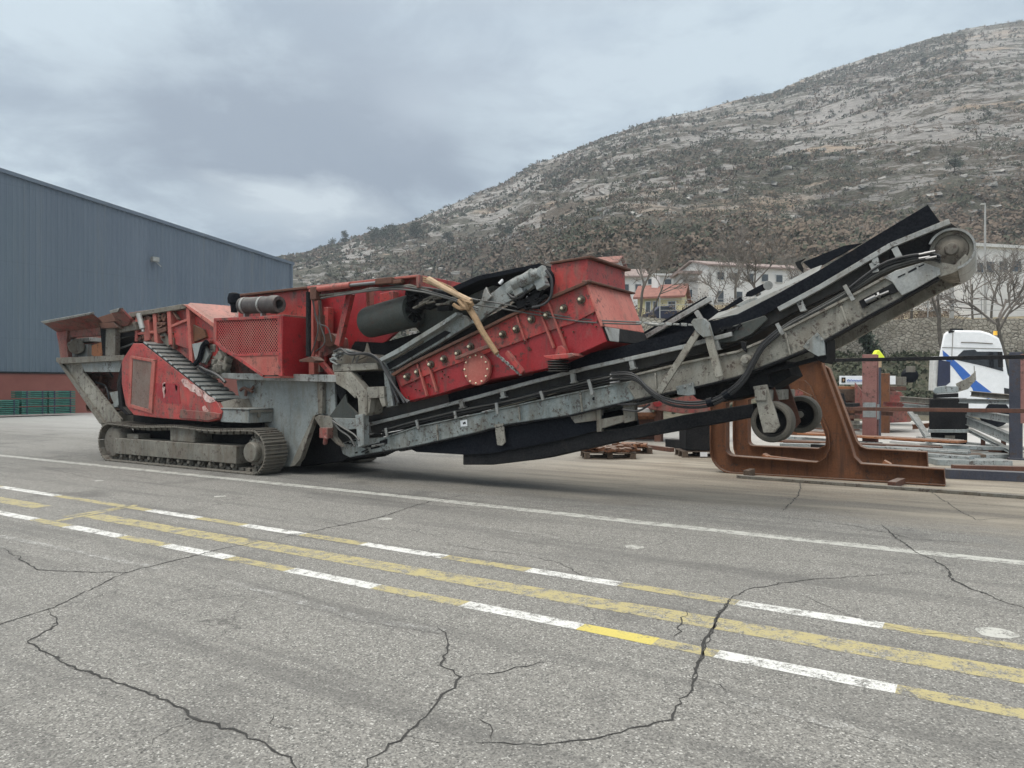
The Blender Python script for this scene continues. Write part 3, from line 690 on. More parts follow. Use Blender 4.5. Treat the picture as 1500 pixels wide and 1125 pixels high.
# ================================================================== WAREHOUSE (gable wall runs away from us)
XW = -46.0; Y0 = 19.3; Y1 = 39.9
def warehouse():
    o = thing('warehouse', (XW - 12, 30, 0), 'large blue grey corrugated metal warehouse with red brown base at the left', 'warehouse')
    zr = lambda y: 13.5 - (y - Y0) * (13.75 - 11.45) / (Y1 - Y0)
    ya = 4.0; zb = 2.35
    mb = MB(); y = ya; pitch = .30; n_ = 0; prof = []
    while y < Y1:
        for dy, dx in ((0, 0), (.11, 0), (.15, .035), (.26, .035)):
            if y + dy < Y1: prof.append((y + dy, dx))
        y += pitch
    prof.append((Y1, 0))
    for (a, da), (b_, db) in zip(prof, prof[1:]):
        mb.add([(XW + da, a, zb), (XW + db, b_, zb), (XW + db, b_, zr(b_)), (XW + da, a, zr(a))], [[0, 1, 2, 3]])
    obj('cladding', mb, 'cladding', o, smooth=False, recalc=False)
    mb = MB(); mb.bb((XW - 40, ya, 0), (XW - .12, Y1 - .02, zb - .02)); mb.prism([(XW - 40, ya, zb - .02), (XW - 40, Y1 - .02, zb - .02), (XW - 40, Y1 - .02, zr(Y1) - .1), (XW - 40, ya, zr(ya) - .1)], (39.9, 0, 0)); obj('wall', mb, 'cladding', o, smooth=False)
    mb = MB(); mb.bb((XW - .1, ya, 0), (XW + .10, Y1 + .05, zb)); obj('plinth', mb, 'plinth', o)
    mb = MB(); mb.bb((XW + .02, ya, zb - .02), (XW + .16, Y1 + .05, zb + .08)); obj('drip_sill', mb, 'dark', o)
    mb = MB(); mb.prism([(XW - 41, ya - .3, zr(ya - .3) + .0), (XW - 41, Y1 + .25, zr(Y1 + .25)), (XW - 41, Y1 + .25, zr(Y1 + .25) + .22), (XW - 41, ya - .3, zr(ya - .3) + .22)], (41.15, 0, 0)); obj('roof', mb, 'cladding', o)
    mb = MB(); mb.bb((XW + .0, Y1 - .05, zb + .1), (XW + .14, Y1 + .1, zr(Y1))); obj('corner_trim', mb, 'cladding', o)
    c = P(227, 380, X=XW + .3)
    mb = MB(); mb.box(c, (.3, .45, .3)); mb.bar(c, c - Vector((.3, 0, -.1)), .08, .08); mb.bar(c + Vector((0, 0, -.1)), c + Vector((.15, .35, -.45)), .12, .05); obj('floodlight', mb, 'steel_lt', o)
warehouse()
# green bundles at its foot
def bundle(c, w, h, label, grp):
    mb = MB(); o = thing('panel_bundle', c, label, 'panel bundle', grp)
    k = 4
    for i in range(k): mb.bb((c.x - .6, c.y - w / 2, c.z + i * h / k + .01), (c.x + .6, c.y + w / 2, c.z + (i + .72) * h / k + .01))
    obj('panel_stack', mb, 'green', o, bevel=.015)
    for s_ in (-.3, .3):
        m2 = MB(); m2.bb((c.x - .62, c.y + s_ * w - .03, c.z), (c.x + .62, c.y + s_ * w + .03, c.z + h)); obj('strap', m2, 'navy', o)
xg = -43.0
names = ['bottom', 'middle', 'top']
for ci, (pa, pb, ht) in enumerate(((23, 62, 3), (63, 103, 3), (-20, 21, 2), (-64, -22, 2))):
    ya_ = P(pa, 600, X=xg).y; yb_ = P(pb, 600, X=xg).y
    col_n = ['column beside the left low pile', 'tall column nearest the crusher', 'low pile at the picture edge', 'low pile outside at far left'][ci]
    if ci == 3: continue
    for k_ in range(ht):
        bundle(Vector((xg, (ya_ + yb_) / 2, .12 + k_ * (.43 if ht == 3 else .4))), (yb_ - ya_) * .97, .38, 'green panel bundle, %s of the %s' % (names[k_] if ht == 3 else ('bottom', 'top')[k_], col_n), 'green panel bundles by the warehouse')

# ================================================================== THE CRUSHER
CR = thing('mobile_crusher', (-9, 10.2, 0), 'big worn red and grey tracked mobile crusher with long raised conveyor', 'crusher')
def pp(name, pts, Y, th, mat, parent=None, bevel=.008, to=None, label=None):
    mb = MB(); q = L(pts, Y, to); mb.prism(q, (0, th, 0)); return obj(name, mb, mat, parent or CR, bevel, label=label)
def pps(name, plist, Y, th, mat, parent=None, bevel=.008):
    o = None
    for k, pts in enumerate(plist):
        mb = MB(); mb.prism(L(pts, Y + .003 * k), (0, th, 0)); o = obj(name, mb, mat, parent or CR, bevel)
    return o
def barp(name, a, b, Y, w, h, mat, parent=None, bevel=.005, Yb=None):
    mb = MB(); mb.bar(P(*a, Y=Y), P(*b, Y=Y if Yb is None else Yb), w, h); return obj(name, mb, mat, parent or CR, bevel)
def hoses(name, paths, Y, r, mat='hose', parent=None, n=6, spread=.0):
    mb = MB()
    for k, pts in enumerate(paths): mb.tube([P(x, y, Y=(Y + k * spread)) for x, y in pts], r, n, 4)
    return obj(name, mb, mat, parent or CR)
# ---- tracks
def track(yn):
    X0, X1, r = -15.75, -11.12, .40; W = .50; z0 = .41
    path = []
    Ls = X1 - X0; per = 2 * Ls + 2 * math.pi * r; n = 62
    def pt(s):
        s %= per
        if s < Ls: return Vector((X0 + s, 0, z0 - r)), Vector((0, 0, -1))
        s -= Ls
        if s < math.pi * r: a = s / r; return Vector((X1 + math.sin(a) * r, 0, z0 - math.cos(a) * r)), Vector((math.sin(a), 0, -math.cos(a)))
        s -= math.pi * r
        if s < Ls:
            sag = .035 * math.sin(math.pi * s / Ls * 2) ** 2
            return Vector((X1 - s, 0, z0 + r - sag)), Vector((0, 0, 1))
        s -= Ls; a = s / r; return Vector((X0 - math.sin(a) * r, 0, z0 + math.cos(a) * r)), Vector((-math.sin(a), 0, math.cos(a)))
    sh = MB(); pitch = per / n
    for i in range(n):
        p, nn = pt(i * pitch); tg = Vector((nn.z, 0, -nn.x)); M = Matrix((tg, Vector((0, 1, 0)), nn)).transposed()
        c = p + Vector((0, yn + W / 2, 0))
        sh.box(c - nn * .012, (pitch * .93, W, .028), M)
        for e in (-.36, .0, .36): sh.box(c + nn * .012 + tg * pitch * e, (.016, W - .004, .03), M)
        sh.box(c - nn * .055, (pitch * .7, .20, .06), M)
    t_ = obj('track', sh, 'track', CR, .004, smooth=False)
    ch = MB(); ch.bb((X0 + .12, yn + .05, .17), (-11.58, yn + W - .08, .50)); ch.bb((X0 + .5, yn + .12, .50), (X0 + .9, yn + W - .1, .6)); obj('track_frame', ch, 'grey_dirty', t_, .012)
    ch = MB(); ch.bb((-13.7, yn + .1, .50), (-12.9, yn + W, .78)); obj('carrier_block', ch, 'grey_dirty', t_, .02)
    ch = MB(); ch.lathe((X1, yn - .015, z0), (0, 1, 0), [(.08, 0), (.17, .0), (.185, .03), (.185, .13), (.24, .14), (.24, .4)], 22); obj('drive_hub', ch, 'grey_dirty', t_, .006)
    ch = MB()
    for k in range(22):
        a = 6.283 * k / 22; ch.box((X1 + math.cos(a) * .3, yn + W / 2, z0 + math.sin(a) * .3), (.1, .07, .05), Matrix.Rotation(-a, 3, 'Y'))
    ch.cyl((X1, yn + W / 2 - .03, z0), (X1, yn + W / 2 + .03, z0), .29, n=26); obj('sprocket', ch, 'track', t_)
    ch = MB(); ch.lathe((X0, yn + .06, z0), (0, 1, 0), [(.1, 0), (.30, .02), (.33, .06), (.33, .34), (.30, .38)], 24); obj('idler', ch, 'track', t_, .006)
    for k in range(12):
        x = X0 + .35 + k * (4.0 / 12); ch = MB(); ch.lathe((x, yn + .07, .13), (0, 1, 0), [(.035, 0), (.045, .01), (.045, .05), (.075, .06), (.075, .35), (.04, .37)], 12); obj('track_roller', ch, 'track', t_)
track(8.72); track(11.25)
mb = MB(); mb.bb((-15.75, 9.26, .33), (-11.5, 11.2, .98)); obj('undercarriage_dark_fill', mb, 'dark', CR, .02)  # dark block added so the shaded gap between the tracks reads black
# ---- chassis plates
ch_pts = [(346, 557), (378, 551), (490, 556), (492, 613), (466, 607), (458, 628), (437, 683), (414, 684), (402, 655), (396, 628), (380, 612), (352, 600)]
pp('chassis_plate', ch_pts, 9.32, .05, 'grey', bevel=.01)
pp('chassis_plate', ch_pts, 9.32, .05, 'grey', to=11.1)
pp('chassis_web', [(350, 560), (486, 562), (488, 606), (440, 640), (420, 650), (400, 620), (352, 600)], 9.4, 1.68, 'dark', bevel=0)
pp('chassis_flange', [(316, 546), (492, 549), (492, 560), (350, 556), (316, 553)], 9.12, 2.2, 'steel_lt')
pp('chassis_rib', [(464, 560), (472, 560), (472, 606), (466, 606)], 9.22, .09, 'grey_dirty')
pp('chassis_gusset', [(458, 610), (462, 607), (440, 672), (432, 682), (424, 684)], 9.2, .11, 'grey_dirty')
pp('main_rail', [(150, 602), (395, 612), (400, 627), (150, 619)], 9.35, .3, 'grey_dirty'); pp('main_rail', [(150, 602), (395, 612), (400, 627), (150, 619)], 9.35, .3, 'grey_dirty', to=10.8)
pp('cross_beam', [(240, 598), (300, 600), (300, 640), (240, 636)], 9.6, 1.7, 'dark')
# rear legs / feeder frame
leg = [(84, 530), (120, 532), (122, 546), (176, 614), (178, 626), (150, 627), (146, 618)]
pp('rear_leg', leg, 9.0, .07, 'mud_beam'); pp('rear_leg', leg, 9.0, .07, 'mud_beam', to=11.4)
pp('leg_flange', [(84, 530), (88, 529), (152, 620), (146, 621)], 8.94, .2, 'grey_dirty')
pp('feeder_bed', [(82, 524), (182, 520), (182, 528), (88, 533), (82, 530)], 8.86, 2.7, 'grey_dirty')
pp('feeder_side', [(118, 531), (182, 527), (186, 560), (176, 545), (124, 545)], 8.96, .06, 'grey')
pp('feeder_pan', [(108, 531), (180, 528), (180, 600), (168, 602), (126, 548)], 9.5, 1.5, 'red_dirty', bevel=.02)
pp('guard_fin', [(178, 530), (182, 532), (176, 560), (179, 596), (190, 607), (184, 608), (174, 598), (171, 560)], 8.8, .25, 'dark')
mb = MB(); rr = random.Random(2)
for k in range(16):
    c = P(rr.uniform(128, 168), rr.uniform(548, 600), Y=9.35); mb.box(c, (rr.uniform(.1, .35), .15, rr.uniform(.04, .2)), Matrix.Rotation(rr.uniform(0, 3), 3, 'Y'))
obj('feeder_linkage', mb, 'rust_dk', CR, .01)
hoses('feeder_hose', [[(150, 531), (157, 540), (165, 552)], [(128, 552), (138, 575), (150, 590), (165, 598)], [(140, 560), (155, 566), (160, 585)]], 9.2, .022, 'hose')
pps('leg_bracket', [[(150, 595), (172, 590), (172, 596), (156, 600)], [(160, 575), (176, 572), (176, 592), (168, 596)]], 9.1, .12, 'grey')
# hopper
def slab(name, q3, vec, mat, parent=None, bevel=.008, label=None):
    mb = MB(); mb.prism(q3, vec); return obj(name, mb, mat, parent or CR, bevel, label=label)
wt = [P(59, 471, Y=8.45), P(131, 458, Y=8.45), P(149, 472, Y=8.92), P(147, 479, Y=8.95), P(84, 487, Y=8.95)]
slab('hopper_wing', wt, (0, .05, .0), 'red_dirty')
slab('wing_rim', [P(59, 471, Y=8.43), P(131, 458, Y=8.43), P(132, 461, Y=8.46), P(64, 474, Y=8.46)], (0, .10, .03), 'steel_lt')
pp('hopper_post', [(82, 487), (99, 484), (97, 500), (100, 524), (88, 525), (85, 500)], 8.93, .1, 'red_dirty')
pp('hopper_beam', [(92, 486), (150, 478), (153, 486), (150, 491), (104, 494), (98, 497)], 8.98, .15, 'red_dirty')
pp('hopper_wall', [(92, 486), (196, 474), (198, 500), (100, 524)], 9.55, .08, 'red_dirty')
pp('hopper_wall', [(84, 487), (196, 470), (198, 515), (90, 524)], 9.0, .08, 'red_dirty', to=11.5)
slab('hopper_wing', [p + Vector((0, 0, 0)) for p in [P(59, 471, Y=8.45) + Vector((0, 3.5, 0)), P(131, 458, Y=8.45) + Vector((0, 3.5, 0)), P(147, 479, Y=8.95) + Vector((0, 2.6, 0)), P(84, 487, Y=8.95) + Vector((0, 2.6, 0))]], (0, .05, 0), 'red_dirty')
q = [P(59, 471, Y=8.45), P(59, 471, Y=8.45) + Vector((0, 3.5, 0)), P(84, 487, Y=8.95) + Vector((0, 2.6, 0)), P(84, 487, Y=8.95)]
slab('hopper_back', q, (.05, 0, 0), 'red_dirty')
pps('feeder_motor', [[(101, 497), (130, 494), (131, 500), (101, 503)], [(101, 505), (128, 504), (128, 523), (101, 523)]], 9.2, .3, 'grey')
mb = MB(); mb.cyl(P(112, 508, Y=9.02), P(112, 508, Y=9.35), .17, n=16); mb.cyl(P(104, 505, Y=8.98), P(104, 505, Y=9.3), .08, n=12); obj('vibrator_flywheel', mb, 'grey_dirty', CR, .01)
pp('spring_plate', [(134, 506), (148, 501), (153, 508), (150, 520), (143, 526), (134, 520)], 8.95, .08, 'rust_lt')
pp('feeder_post', [(155, 478), (169, 476), (168, 521), (154, 521)], 8.88, .12, 'grey_dirty')
pp('post_edge', [(146, 476), (156, 478), (155, 521), (150, 521)], 8.92, .3, 'dark')
pps('wing_hinge', [[(143, 465), (162, 459), (176, 470), (150, 473)], [(144, 473), (166, 472), (172, 480), (148, 481)]], 8.8, .2, 'rust_dk')
slab('folded_wing', [P(160, 455, Y=8.6), P(175, 451, Y=8.6), P(191, 467, Y=8.8), P(188, 476, Y=8.9), P(172, 479, Y=8.9), P(168, 466, Y=8.8)], (0, .07, 0), 'red_dirty')
slab('folded_rim', [P(160, 455, Y=8.58), P(175, 451, Y=8.58), P(172, 457, Y=8.60), P(161, 459, Y=8.6)], (0, .1, .02), 'steel_lt')
pp('side_panel', [(172, 478), (198, 471), (200, 483), (171, 488)], 8.95, .08, 'grey_dirty')
pp('side_panel', [(170, 487), (200, 484), (203, 492), (172, 494)], 9.02, .1, 'dark')
pp('side_panel', [(170, 494), (200, 490), (203, 503), (184, 522), (170, 521)], 9.25, .2, 'dark')
hoses('feeder_hose', [[(170, 500), (185, 493), (200, 492), (206, 500)], [(173, 511), (185, 507), (196, 503)]], 9.05, .02, 'hose_lt')
# upper frame of crusher box
pp('crusher_box', [(188, 458), (270, 446), (314, 478), (345, 470), (350, 548), (318, 548), (255, 515), (198, 505)], 9.45, 2.0, 'red_dirty')
pp('top_rail', [(180, 461), (199, 457), (268, 445), (274, 448), (270, 452), (200, 463), (183, 468)], 8.98, .3, 'grey_dirty')
pp('crusher_side', [(226, 458), (270, 451), (314, 480), (316, 500), (322, 522), (300, 540), (281, 531), (262, 515), (246, 505), (240, 480)], 9.12, .06, 'red', bevel=.006)
pps('side_rib', [[(244, 455), (249, 454), (252, 505), (247, 505)], [(272, 450), (277, 454), (282, 530), (277, 528)], [(250, 476), (274, 466), (275, 470), (250, 480)], [(312, 480), (317, 480), (317, 500), (313, 500)], [(198, 460), (202, 460), (201, 500), (197, 500)], [(210, 470), (218, 468), (219, 498), (211, 500)], [(223, 458), (228, 458), (231, 503), (226, 503)], [(200, 487), (226, 484), (226, 488), (200, 491)], [(278, 505), (306, 498), (306, 502), (279, 509)]], 9.0, .13, 'red_faded')
pp('inspection_door', [(253, 478), (273, 471), (277, 512), (257, 505)], 9.05, .05, 'red', bevel=.01)
pp('rust_panel', [(279, 474), (298, 483), (302, 494), (281, 502)], 9.06, .06, 'rust')
pps('wear_plate', [[(203, 462), (214, 460), (222, 500), (206, 500)], [(230, 475), (240, 485), (252, 503), (246, 508), (236, 498)]], 9.08, .06, 'grey_dirty')
mb = MB(); mb.cyl(P(203, 460, Y=8.9), P(209, 482, Y=8.9), .055, n=12); mb.cyl(P(209, 482, Y=8.9), P(210, 486, Y=8.9), .03, n=10); obj('lift_cylinder', mb, 'steel_lt', CR)
mb = MB()
for k in range(26):
    c = P(rr.uniform(200, 262), rr.uniform(462, 505), Y=9.06); mb.box(c, (rr.uniform(.05, .3), .08, rr.uniform(.03, .1)), Matrix.Rotation(rr.uniform(0, 3), 3, 'Y'))
obj('frame_fittings', mb, 'rust_dk', CR, .008)
# salmon hatch sloping up
q = [P(272, 447, Y=9.0), P(279, 444, Y=9.1), P(340, 448, Y=10.2), P(346, 466, Y=9.6), P(316, 469, Y=9.05), P(313, 478, Y=8.98)]
slab('hatch_cover', q, (0, .02, -.05), 'salmon')
slab('hatch_lip', [P(268, 446, Y=8.96), P(274, 446, Y=8.96), P(313, 473, Y=8.96), P(313, 480, Y=8.96)], (0, .09, 0), 'salmon')
slab('hatch_back', [P(279, 444, Y=9.1), P(340, 448, Y=10.2), P(340, 470, Y=10.2), P(279, 470, Y=9.4)], (-.03, .05, 0), 'red_faded')
# debris + hose between
mb = MB()
for k in range(30):
    c = P(rr.uniform(298, 335), rr.uniform(500, 545), Y=9.2 + rr.uniform(-.1, .1)); mb.box(c, (rr.uniform(.08, .3), .15, rr.uniform(.06, .18)), Matrix.Rotation(rr.uniform(0, 3), 3, 'Y') @ Matrix.Rotation(rr.uniform(-.4, .4), 3, 'Z'))
obj('jack_linkage', mb, 'mud_beam', CR, .02)
pp('support_plate', [(281, 504), (298, 500), (306, 520), (300, 532), (286, 530)], 9.02, .06, 'grey')
hoses('thick_hose', [[(303, 501), (298, 506), (295, 516), (292, 526), (286, 533)]], 8.98, .055, 'rubber'); hoses('thick_hose', [[(286, 532), (300, 541), (312, 546), (322, 552), (330, 560)], [(290, 536), (300, 546), (316, 548)]], 9.0, .03, 'hose', spread=.05)
# ---- red guard box with ladder on its sloping top
gb = [(195, 503), (209, 503), (318, 589), (325, 603), (322, 614), (304, 618), (240, 613), (196, 608), (184, 594), (178, 562), (178, 529)]
g = pp('side_guard', gb, 8.75, .57, 'red', bevel=.012)
pps('guard_frame', [[(191, 521), (226, 527), (226, 531), (191, 525)], [(222, 528), (227, 529), (222, 606), (217, 604)], [(190, 522), (194, 523), (191, 594), (187, 592)], [(188, 591), (220, 600), (219, 605), (188, 596)]], 8.715, .05, 'red_faded', g, .004)
pp('guard_panel', [(193, 524), (223, 530), (218, 602), (190, 594)], 8.735, .02, 'recess', g, .002)
for pts_ in ([(265, 557), (268, 554), (274, 556), (279, 562), (286, 564), (292, 570), (299, 573), (305, 580), (313, 583), (315, 588), (308, 590), (301, 588), (297, 581), (290, 580), (286, 575), (279, 573), (275, 568), (270, 566)], [(296, 596), (300, 594), (303, 599), (306, 602), (301, 605), (297, 601)], [(238, 561), (242, 560), (243, 574), (240, 584), (238, 572)], [(256, 563), (260, 566), (259, 574), (257, 570)]):
    pp('scraped_patch', pts_, 8.744, .008, 'scuff', g, 0)
pp('repainted_patch', [(226, 561), (262, 562), (264, 592), (240, 590), (230, 578)], 8.744, .01, 'red_deep', g, 0)
pp('guard_skirt', [(264, 600), (312, 604), (322, 606), (321, 612), (304, 616), (262, 612)], 8.72, .03, 'red_dirty', g)
st = MB(); a = P(209, 503, Y=8.75); b = P(318, 589, Y=8.75); nS = 14
slope = (b - a); sn = Vector((-slope.z, 0, slope.x)).normalized(); sn = sn if sn.z > 0 else -sn
obj('step_bed', MB().prism([a + sn * .004, b + sn * .004, b + sn * .02, a + sn * .02], (0, .56, 0)), 'dark', g)
for k in range(nS):
    p0 = a + slope * ((k + .08) / nS); p1 = a + slope * ((k + .68) / nS)
    st.prism([p0 + sn * .022, p1 + sn * .022, p1 + sn * .05, p0 + sn * .05], (0, .56, 0))
obj('steps', st, 'galv', g, .004)
slab('step_end', [P(318, 590, Y=8.78), P(345, 584, Y=9.0), P(352, 603, Y=9.0), P(326, 606, Y=8.78)], (.0, .3, 0), 'grey_dirty')
# tool box
mb = MB(); mb.bb((-12.05, 8.78, .93), (-11.25, 9.32, 1.17)); mb.bb((-12.07, 8.76, 1.172), (-11.22, 9.34, 1.20)); tb = obj('tool_box', mb, 'grey', CR, .012)
mb = MB(); mb.box((-11.225, 9.0, 1.08), (.04, .06, .09)); mb.bb((-11.24, 8.8, 1.12), (-11.21, 9.3, 1.165)); obj('latch', mb, 'grey_dirty', tb, .004)
hoses('valve_block', [[(352, 572), (358, 568), (366, 572), (372, 566)], [(360, 580), (362, 570), (370, 574)]], 9.25, .03, 'rust_dk')
# ---- engine housing
hz = pp('engine_housing', [(314, 468), (410, 463), (413, 551), (385, 550), (345, 520), (326, 511), (314, 498)], 8.9, .6, 'dark', bevel=0)
pp('grille', [(316, 469), (409, 465), (410, 517), (345, 520), (327, 510), (316, 497)], 8.885, .006, 'grille', hz, 0)
pps('housing_frame', [[(313, 466), (411, 462), (411, 466), (313, 470)], [(406, 464), (411.5, 463), (413.5, 551), (408, 551)], [(344, 518.5), (412, 515.5), (412, 520), (348, 522)], [(313, 468), (317, 468), (317, 500), (329, 511), (345, 519), (386, 549), (384, 552), (342, 523), (325, 514), (313, 500)]], 8.86, .05, 'red', hz, .003)
pp('lower_panel', [(346, 521), (411, 518.5), (412, 549.5), (386, 549.5)], 8.88, .018, 'red_faded', hz, 0)
Xh = P(412, 500, Y=8.87).x
mb = MB(); a = P(411, 463, Y=8.87); b = P(413, 551, Y=8.87)
mb.bb((Xh, 8.87, b.z), (Xh + .03, 9.62, a.z)); obj('housing_side', mb, 'red_deep', hz, .004)
mb = MB(); mb.bb((P(314, 468, Y=8.87).x, 8.9, a.z - .0), (Xh + .03, 9.62, a.z + .03)); obj('housing_top', mb, 'red_dirty', hz, .004)
mb = MB(); mb.bb((P(386, 550, Y=8.9).x, 8.9, b.z - .03), (Xh + .035, 9.62, b.z)); obj('housing_floor', mb, 'red_faded', hz, .004)
# muffler
c0 = P(354, 448, Y=9.15); c1 = P(404, 446, Y=9.15)
mf = obj('muffler', MB().lathe(c0, c1 - c0, [(.12, 0), (.155, .03), (.155, (c1 - c0).length - .12), (.17, (c1 - c0).length - .10), (.17, (c1 - c0).length + .02), (.15, (c1 - c0).length + .10), (.09, (c1 - c0).length + .10), (.09, (c1 - c0).length - .05)], 26), 'muffler', CR)
for u in (.12, .62):
    pcen = c0.lerp(c1, u); ax = (c1 - c0).normalized(); obj('muffler_band', MB().cyl(pcen, pcen + ax * .05, .165, n=24), 'steel_lt', mf)
    obj('muffler_foot', MB().bb(pcen + Vector((0, -.05, -.33)), pcen + Vector((.04, .05, -.1))), 'steel_lt', mf)
mb = MB(); mb.lathe(P(343, 450, Y=9.2), (0, 0, 1), [(.06, -.1), (.07, .05), (.115, .08), (.125, .17), (.10, .26), (.04, .285)], 20); obj('air_intake', mb, 'rubber', CR)
# engine deck wall, top beam and inner wall
pp('deck_wall', [(349, 433), (450, 422), (452, 470), (349, 466)], 9.6, .05, 'red')
pp('deck_top', [(346, 431), (452, 419), (452, 422.5), (346, 434.5)], 9.5, 1.7, 'rust_dk')
pp('deck_rail', [(450, 419), (612, 402), (612, 405.5), (450, 423)], 9.0, .35, 'red_faded')
pp('deck_beam', [(456, 424), (612, 406), (613, 418), (600, 421), (540, 420), (458, 441)], 9.15, .06, 'red')
pp('deck_beam', [(456, 424), (612, 406), (613, 423), (458, 441)], 9.15, .06, 'red', to=11.0)
pp('deck_end', [(609, 404), (614, 402), (614, 421), (610, 422)], 8.98, 1.8, 'red')
pp('rear_wall', [(452, 436), (600, 418), (600, 470), (560, 505), (490, 552), (452, 552)], 9.95, .06, 'red_deep')
pps('deck_post', [[(452, 424), (458, 424), (460, 548), (452, 549)], [(536, 425), (541, 425), (541, 470), (537, 490)]], 9.35, .12, 'red_faded')
barp('diagonal_brace', (514, 430), (496, 506), 9.3, .1, .12, 'red')
barp('diagonal_brace', (463, 522), (490, 552), 9.3, .08, .08, 'red'); barp('diagonal_brace', (470, 545), (470, 515), 9.35, .08, .05, 'red_dirty')
pps('inner_rib', [[(474, 450), (480, 450), (480, 540), (474, 540)], [(556, 430), (575, 426), (575, 460), (556, 470)]], 9.75, .15, 'red')
pp('pump_bracket', [(462, 500), (480, 488), (492, 495), (494, 512), (478, 522), (462, 518)], 9.5, .3, 'red_dirty')
mb = MB(); mb.cyl(P(470, 462, Y=9.4), P(470, 500, Y=9.4), .07, n=14); mb.cyl(P(468, 440, Y=9.4), P(470, 462, Y=9.4), .035, n=10); mb.cyl(P(482, 498, Y=9.35), P(482, 498, Y=9.6), .12, n=16); obj('hydraulic_pump', mb, 'rust_dk', CR)
obj('exhaust_pole', MB().cyl(P(452, 428, Y=9.05), P(452, 522, Y=9.05), .045, n=12), 'dark', CR)
pp('pole_foot', [(438, 527), (456, 522), (464, 528), (458, 531), (438, 530)], 8.95, .2, 'rust_dk')
hoses('engine_hose', [[(456, 432), (462, 460), (466, 480), (462, 500), (455, 520), (448, 528)], [(470, 435), (468, 470), (476, 500), (462, 515)], [(458, 430), (464, 470), (480, 480), (486, 500)]], 9.15, .012, 'hose_lt', spread=.04)
# top hydraulic cylinder
mb = MB(); mb.cyl(P(461, 424, Y=9.0), P(513, 417.5, Y=9.0), .05, n=14); cy_ = obj('boom_cylinder', mb, 'red_faded', CR, .004)
obj('cylinder_rod', MB().cyl(P(513, 418, Y=9.0), P(553, 414, Y=9.0), .028, n=12), 'chrome', cy_)
mb = MB(); mb.box(P(462, 430, Y=9.0), (.15, .12, .22)); obj('cylinder_foot', mb, 'rust_dk', cy_, .01); mb = MB(); mb.box(P(566, 412, Y=9.0), (.35, .16, .10)); mb.box(P(583, 413, Y=9.0), (.2, .1, .06)); obj('rod_end', mb, 'rust_dk', cy_, .01)
pp('cylinder_tray', [(461, 432), (600, 416), (625, 424), (600, 419.5), (461, 435)], 9.02, .1, 'grey_dirty')
# ---- drum and recirculating conveyor
dc0 = P(538, 473, Y=9.45); dc1 = P(606, 455, Y=9.35)
ax = (dc1 - dc0); Ld = ax.length
dr = obj('drum', MB().lathe(dc0, ax, [(.0001, -.02), (.22, -.02), (.26, .03), (.27, .1), (.275, Ld - .05), (.26, Ld), (.2, Ld + .01), (.19, Ld - .03), (.0001, Ld - .03)], 36), 'drum', CR)
mb = MB(); mb.cyl(dc1 - ax.normalized() * .05, dc1 + ax.normalized() * .12, .07, n=12)
for k in range(8):
    a_ = 6.283 * k / 8; o1 = ax.normalized().orthogonal().normalized(); o2 = ax.normalized().cross(o1); mb.bar(dc1, dc1 + (o1 * math.cos(a_) + o2 * math.sin(a_)) * .2, .03, .05)
obj('drum_hub', mb, 'dark', dr)
pp('drum_guard', [(606, 432), (640, 424), (690, 440), (684, 455), (640, 490), (618, 490), (604, 476), (616, 452)], 9.6, .5, 'drum', bevel=.02)
mb = MB()
for k in range(34):
    c = P(rr.uniform(600, 668), rr.uniform(424, 452), Y=9.25 + rr.uniform(-.05, .15)); mb.box(c, (rr.uniform(.06, .32), .1, rr.uniform(.03, .10)), Matrix.Rotation(rr.uniform(-.6, .3), 3, 'Y'))
obj('head_linkage', mb, 'dark', CR, .01)
mb = MB()
for k in range(10):
    c = P(rr.uniform(610, 675), rr.uniform(432, 452), Y=9.12); mb.box(c, (rr.uniform(.1, .3), .06, .03), Matrix.Rotation(rr.uniform(-.5, .2), 3, 'Y'))
obj('linkage_plate', mb, 'grey_dirty', CR, .006)
hoses('boom_hose', [[(470, 437), (560, 424), (620, 428), (680, 445), (700, 452)], [(490, 433), (580, 420), (640, 430), (690, 447)], [(548, 414), (590, 418), (640, 424), (700, 440)], [(560, 425), (600, 424), (650, 434), (700, 455)]], 8.98, .014, 'hose_lt', spread=.03)
pp('screen_arm', [(556, 528), (585, 513), (650, 474), (668, 459), (680, 462), (691, 474), (640, 505), (584, 537), (566, 545)], 9.18, .10, 'grey', bevel=.015)
pp('arm_flange', [(555, 525), (583, 510), (648, 470), (668, 457), (670, 461), (650, 476), (586, 516), (558, 530)], 9.06, .16, 'grey', bevel=.006)
pp('arm_groove', [(566, 533), (600, 515), (652, 484), (660, 487), (640, 500), (584, 533), (570, 541)], 9.165, .03, 'dark', bevel=0)
pp('arm_insert', [(575, 527), (618, 502), (622, 488), (600, 500), (566, 520)], 9.14, .05, 'grey_dirty', bevel=.01)
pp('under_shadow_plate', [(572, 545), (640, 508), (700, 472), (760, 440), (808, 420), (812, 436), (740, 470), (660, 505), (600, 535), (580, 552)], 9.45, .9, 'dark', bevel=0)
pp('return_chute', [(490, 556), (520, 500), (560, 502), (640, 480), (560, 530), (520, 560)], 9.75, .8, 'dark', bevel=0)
pp('chute_wing', [(517, 526), (534, 514), (537, 502), (541, 516), (550, 526), (536, 522), (524, 528)], 9.2, .04, 'grey_dirty')
pp('conveyor_plate', [(694, 448), (716, 432), (740, 414), (756, 404), (776, 398), (782, 420), (764, 434), (736, 446), (712, 462), (700, 474), (690, 474)], 9.18, .07, 'grey', bevel=.01)
pp('conveyor_tab', [(705, 440), (708, 426), (712, 420), (716, 430), (720, 434), (712, 442)], 9.12, .05, 'steel_lt')
pp('conveyor_tab', [(729, 414), (735, 408), (736, 412), (732, 417)], 9.12, .04, 'white')
